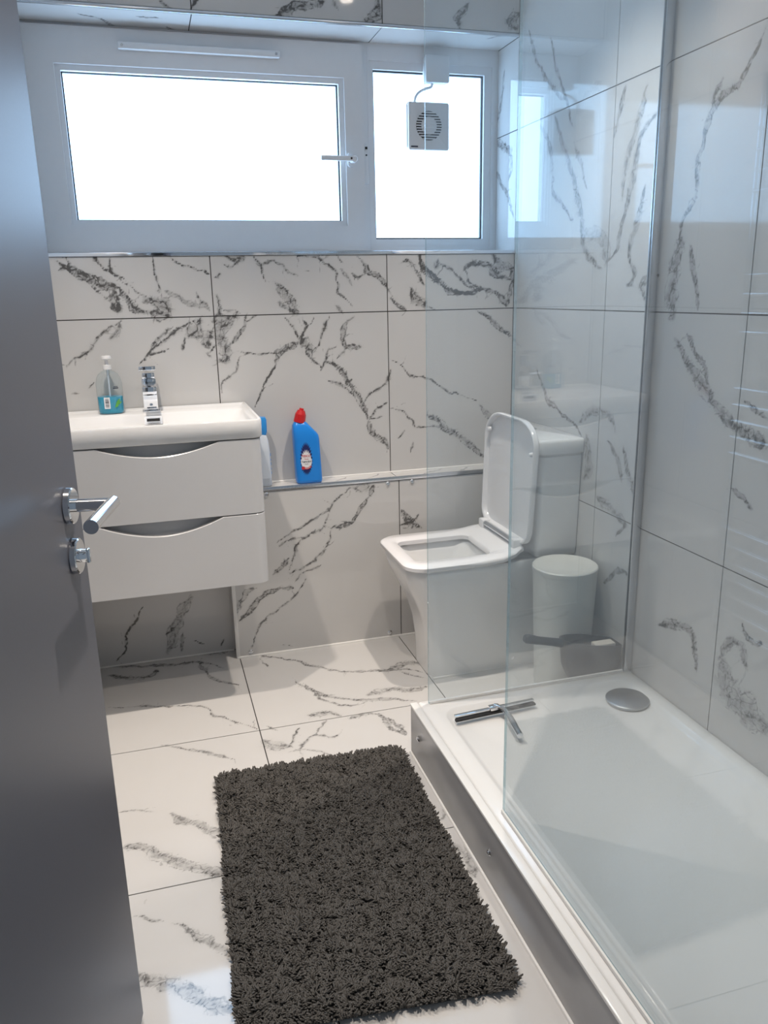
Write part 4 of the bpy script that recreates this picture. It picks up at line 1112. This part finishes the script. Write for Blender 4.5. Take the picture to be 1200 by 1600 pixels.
bm = bmesh.new(); box(bm, pX + .020, pX + .083, pY - .015, pY + .013, .165, .213, .002); part('bristles', bm, M_DARKPLASTIC, hb)

# ------------------------------------------------------------------ shower tray, plinth, screens
TX0, TX1, TY0, TY1, TZ = .637, XR - .001, YF + .002, -.852, .155
tray = tag(empty('shower_tray', (.97, -1.58, 0)), 'low white rectangular shower tray along the right wall', 'shower tray')
bm = bmesh.new()
def tr(i, z, r): return rrect(TX0 + i, TX1 - i, TY0 + i, TY1 - i, z, r, 8)
def tr2(i, z, r): return rrect(TX0 + .050 + i, TX1 - .042 - i, TY0 + .05 + i, TY1 - .062 - i, z, r, 8)
loft(bm, [tr(.003, .105, .003), tr(0, .108, .004), tr(0, .151, .004), tr(.004, TZ, .004), tr2(-.006, TZ, .056), tr2(0, .1535, .05), tr2(.008, .1445, .045), tr2(.018, .141, .04), rrect(.90, 1.12, -1.8, -1.3, .1375, .05, 8)], True, True)
part('tray_body', bm, M_RESIN, tray, True, 60)
for (x, y) in ((.70, -1.0), (1.2, -1.0), (.70, -2.2), (1.2, -2.2), (.95, -1.6)):
    bm = bmesh.new(); cyl(bm, (x, y, 0), (x, y, .106), .02, n=12); part('tray_leg', bm, M_BLACK, tray)
bm = bmesh.new(); loft(bm, [circ(1.205, -1.012, z, r) for z, r in ((.142, .058), (.147, .060), (.150, .060), (.1525, .057))])
dr = part('drain_cover', bm, M_DRAIN, tray, True); dr['label'] = 'round chrome drain cover'
pl = tag(empty('tray_plinth', (.62, -1.58, 0)), 'long grey plinth panel under the side of the shower tray', 'plinth')
bm = bmesh.new(); box(bm, .616, .633, YF + .002, TY1, .004, .146, .0015); part('side_panel', bm, M_PLINTH, pl)
bm = bmesh.new(); box(bm, .614, .635, YF + .002, TY1 + .001, .146, .1545, .002); part('top_trim', bm, M_RESIN, pl)
bm = bmesh.new(); box(bm, .634, XR - .003, TY1 - .018, TY1 - .002, .002, .104); part('end_panel', bm, M_PLINTH, pl, False)
bm = bmesh.new(); cyl(bm, (.6155, YF + .003, .001), (.6155, TY1, .001), .005, n=8); part('sealant_bead', bm, M_CAULK, pl)
for y in (-.92, -1.404, -1.89):
    cap(.616, y, .081, (-1, 0, 0), pl, .0085).matrix_parent_inverse = world_matrix(pl).inverted()

def glass_slab(name, x0, x1, y0, y1, z0, z1, parent, edge_axis, mat=None):
    bm = bmesh.new(); box(bm, x0, x1, y0, y1, z0, z1)
    bmesh.ops.recalc_face_normals(bm, faces=bm.faces[:])
    for f in bm.faces:
        n = f.normal
        f.material_index = 0 if abs(getattr(n, edge_axis)) > .9 else 1
    o = obj(name, bm, [mat or M_GLASS, M_GLASSEDGE], None); o.parent = parent; o.matrix_parent_inverse = world_matrix(parent).inverted()
    return o
PY = -.872
g1 = tag(empty('shower_screen', (.98, PY, TZ)), 'clear glass screen across the end of the tray beside the toilet', 'shower screen')
glass_slab('glass_pane', .662, XR - .003, PY - .003, PY + .003, TZ + .002, 2.155, g1, 'y')
bm = bmesh.new(); box(bm, XR - .026, XR - .001, PY - .0065, PY - .0035, TZ + .001, 2.16, .0005); box(bm, XR - .026, XR - .001, PY + .0035, PY + .0065, TZ + .001, 2.16, .0005); part('wall_channel', bm, M_ALU, g1)
bm = bmesh.new(); box(bm, .664, XR - .028, PY - .0065, PY - .0032, TZ + .0003, TZ + .008, .001); part('bottom_seal', bm, M_CAULK, g1)
g2 = tag(empty('shower_screen', (.66, -1.86, TZ)), 'clear glass screen standing along the long side of the shower tray', 'shower screen')
glass_slab('glass_pane', .657, .663, YF + .003, -1.378, TZ + .002, 2.155, g2, 'x', M_GLASS2)
bm = bmesh.new(); box(bm, .652, .6567, YF + .003, -1.380, TZ + .0003, TZ + .010, .001); part('bottom_seal', bm, M_CAULK, g2)
bm = bmesh.new(); box(bm, .646, .6555, YF + .001, YF + .024, TZ + .001, 2.16, .001); box(bm, .6645, .674, YF + .001, YF + .024, TZ + .001, 2.16, .001); part('wall_channel', bm, M_ALU, g2)

# squeegee -----------------------------------------------------------------------
sq = tag(empty('squeegee', (.83, -.97, .145)), 'chrome shower squeegee with black rubber blade lying in the tray', 'squeegee')
A, B = Vector((.700, -.975, .160)), Vector((.940, -.958, .160)); dq = (B - A).normalized(); nq = Vector((-dq.y, dq.x, 0))
def obox(bm, c, ax, ay, az, hx, hy, hz, bev=0):
    vs_ = box(bm, -hx, hx, -hy, hy, -hz, hz, bev); 
    return vs_
def oriented(name, c, ex, ey, half, mat, parent, bev=.001):
    ez = ex.cross(ey).normalized(); m = Matrix((ex, ey, ez)).transposed()
    bm = bmesh.new(); box(bm, -half[0], half[0], -half[1], half[1], -half[2], half[2], bev)
    for v in bm.verts: v.co = m @ v.co + c
    return part(name, bm, mat, parent)
L_ = (B - A).length / 2; mid = (A + B) / 2
oriented('blade_channel', mid + Vector((0, 0, .003)), dq, nq, (L_, .0055, .0045), M_CHROME, sq)
oriented('rubber_blade', mid - nq * .008 + Vector((0, 0, -.004)), dq, nq, (L_ + .001, .005, .003), M_RUBBER, sq, .0005)
oriented('handle_clamp', mid + Vector((-.003, -.004, .009)), dq, nq, (.016, .010, .006), M_CHROME, sq, .004)
bm = bmesh.new(); tube(bm, catmull([mid + Vector((.0, 0, .012)), mid + Vector((.012, -.03, .014)), mid + Vector((.014, -.06, .012)), mid + Vector((.010, -.10, .008)), mid + Vector((.006, -.140, .004)), mid + Vector((.005, -.150, .003))]), [.006] * 11 + [.007] * 3 + [.0085] * 16 + [.006], n=16)
part('handle', bm, M_CHROME, sq, True, 60)

# ------------------------------------------------------------------ bath mat
C4 = [Vector((.074, -.815)), Vector((.588, -.833)), Vector((.562, -1.684)), Vector((.042, -1.630))]
mat_ = tag(empty('bath_mat', (.31, -1.21, 0)), 'shaggy charcoal bath mat on the marble floor', 'bath mat')
def quad(u, v): return (C4[0] * (1 - u) + C4[1] * u) * (1 - v) + (C4[3] * (1 - u) + C4[2] * u) * v
bm = bmesh.new()
loft(bm, [[Vector((*quad(p.x, p.y), z)) for p in rrect(i, 1 - i, i * .6, 1 - i * .6, 0, .05, 5)] for z, i in ((.001, .012), (.006, .006), (.010, .012))]); part('backing', bm, M_RUGBASE, mat_)
def rug_pile():
    N = 42000
    u = rng.random(N); v = rng.random(N)
    # soft corners
    cu, cv = np.minimum(u, 1 - u), np.minimum(v, 1 - v) * 1.6
    keep = ~((cu < .05) & (cv < .05) & ((.05 - cu) ** 2 + (.05 - cv) ** 2 > .05 ** 2))
    u, v = u[keep], v[keep]; N = len(u)
    c = [np.array(q) for q in C4]
    XY = ((c[0] * (1 - u)[:, None] + c[1] * u[:, None]) * (1 - v)[:, None] + (c[3] * (1 - u)[:, None] + c[2] * u[:, None]) * v[:, None])
    X, Y = XY[:, 0], XY[:, 1]
    th = 2 * math.pi * (vnoise(X, Y, 20, 1) * 1.0 + vnoise(X, Y, 75, 2) * 1.6) + rng.normal(0, .5, N)
    lean = .6 + .6 * vnoise(X, Y, 60, 3) + rng.normal(0, .12, N)
    Lh = .0125 + .0045 * vnoise(X, Y, 30, 4) + rng.normal(0, .0012, N)
    # lean outwards at the rim
    ed = np.exp(-np.minimum(np.minimum(u, 1 - u) * .52, np.minimum(v, 1 - v) * .82) / .007) * .6
    dx = np.cos(th); dy = np.sin(th) - .15
    ox = np.where(np.minimum(u, 1 - u) * .52 < np.minimum(v, 1 - v) * .82, np.sign(u - .5), 0); oy = np.where(ox == 0, -np.sign(v - .5), 0)
    dx = dx * (1 - ed) + ox * ed; dy = dy * (1 - ed) + oy * ed
    r0 = .0022
    verts = np.zeros((N, 10, 3)); ph = rng.random(N) * 6.28
    for lev, (t, rr) in enumerate(((0, r0), (.5, r0 * 1.2), (.92, r0 * 1.1))):
        cx_ = X + dx * Lh * lean * t ** 1.5 * .8; cyy = Y + dy * Lh * lean * t ** 1.5 * .8; cz_ = .007 + Lh * t * (1 - .28 * t * lean)
        for k in range(3):
            a = ph + 2.0944 * k
            verts[:, lev * 3 + k, 0] = cx_ + rr * np.cos(a); verts[:, lev * 3 + k, 1] = cyy + rr * np.sin(a); verts[:, lev * 3 + k, 2] = cz_
    verts[:, 9, 0] = X + dx * Lh * lean * .84; verts[:, 9, 1] = Y + dy * Lh * lean * .84; verts[:, 9, 2] = .0085 + Lh * (1 - .28 * lean)
    pat = []
    for lev in (0, 1):
        for k in range(3):
            a, b = lev * 3 + k, lev * 3 + (k + 1) % 3
            pat += [(a, b, b + 3), (a, b + 3, a + 3)]
    for k in range(3): pat.append((6 + k, 6 + (k + 1) % 3, 9))
    F = (np.array(pat)[None] + (np.arange(N) * 10)[:, None, None]).reshape(-1, 3)
    me = bpy.data.meshes.new('pile')
    me.vertices.add(N * 10); me.vertices.foreach_set('co', verts.ravel())
    me.loops.add(F.size); me.loops.foreach_set('vertex_index', F.ravel().astype(np.int32))
    me.polygons.add(len(F)); me.polygons.foreach_set('loop_start', np.arange(0, F.size, 3, dtype=np.int32))
    me.update(calc_edges=True); me.validate()
    me.shade_smooth(); me.materials.append(M_RUG)
    o = link(bpy.data.objects.new('pile', me)); o.parent = mat_; o.matrix_parent_inverse = world_matrix(mat_).inverted(); o['kind'] = 'stuff'
rug_pile()

# ------------------------------------------------------------------ towel radiator on the left wall (seen mirrored in the glass)
RY0, RY1, RXc = -1.40, -.905, XL + .055
rad = tag(empty('towel_radiator', (RXc, -1.15, .25)), 'chrome ladder towel radiator on the left wall beside the vanity unit', 'towel radiator')
for y in (RY0, RY1):
    bm = bmesh.new(); cyl(bm, (RXc, y, .26), (RXc, y, 1.78), .015, n=20, bev=.003); part('upright', bm, M_CHROME, rad)
for z in [.298 + .048 * k for k in range(7)] + [.805 + .0455 * k for k in range(5)] + [1.14 + .05 * k for k in range(4)] + [1.50 + .05 * k for k in range(5)]:
    bm = bmesh.new(); cyl(bm, (RXc + .012, RY0, z), (RXc + .012, RY1, z), .0065, n=16); part('rail', bm, M_CHROME, rad)
for y in (RY0, RY1):
    for z in (.40, 1.66):
        bm = bmesh.new(); cyl(bm, (XL, y, z), (RXc, y, z), .009, n=12); part('bracket', bm, M_CHROME, rad)

# ------------------------------------------------------------------ ceiling downlights
def downlight(x, y, label):
    r = tag(empty('downlight', (x, y, ZC)), label, 'downlight', 'ceiling downlights')
    bm = bmesh.new()
    loft(bm, [circ(x, y, z, q, 40) for z, q in ((ZC - .0005, .043), (ZC - .004, .042), (ZC - .005, .036), (ZC - .0005, .031))], False, False); part('bezel', bm, M_CHROME, r, True)
    bm = bmesh.new(); cyl(bm, (x, y, ZC - .0004), (x, y, ZC - .002), .027, n=32); part('lamp', bm, M_LAMP, r)
    L = bpy.data.lights.new('spot_light', 'SPOT'); L.energy = SPOT_WATTS; L.color = SPOT_TINT; L.spot_size = math.radians(92); L.spot_blend = .9; L.shadow_soft_size = .024
    lo = link(bpy.data.objects.new('spot_light', L)); lo.parent = r; lo.location = (0, 0, -.012)
downlight(.90, -.76, 'recessed ceiling downlight above the toilet end of the room')
downlight(-.10, -.76, 'recessed ceiling downlight above the vanity unit')
downlight(.38, -1.72, 'recessed ceiling downlight just inside the doorway')
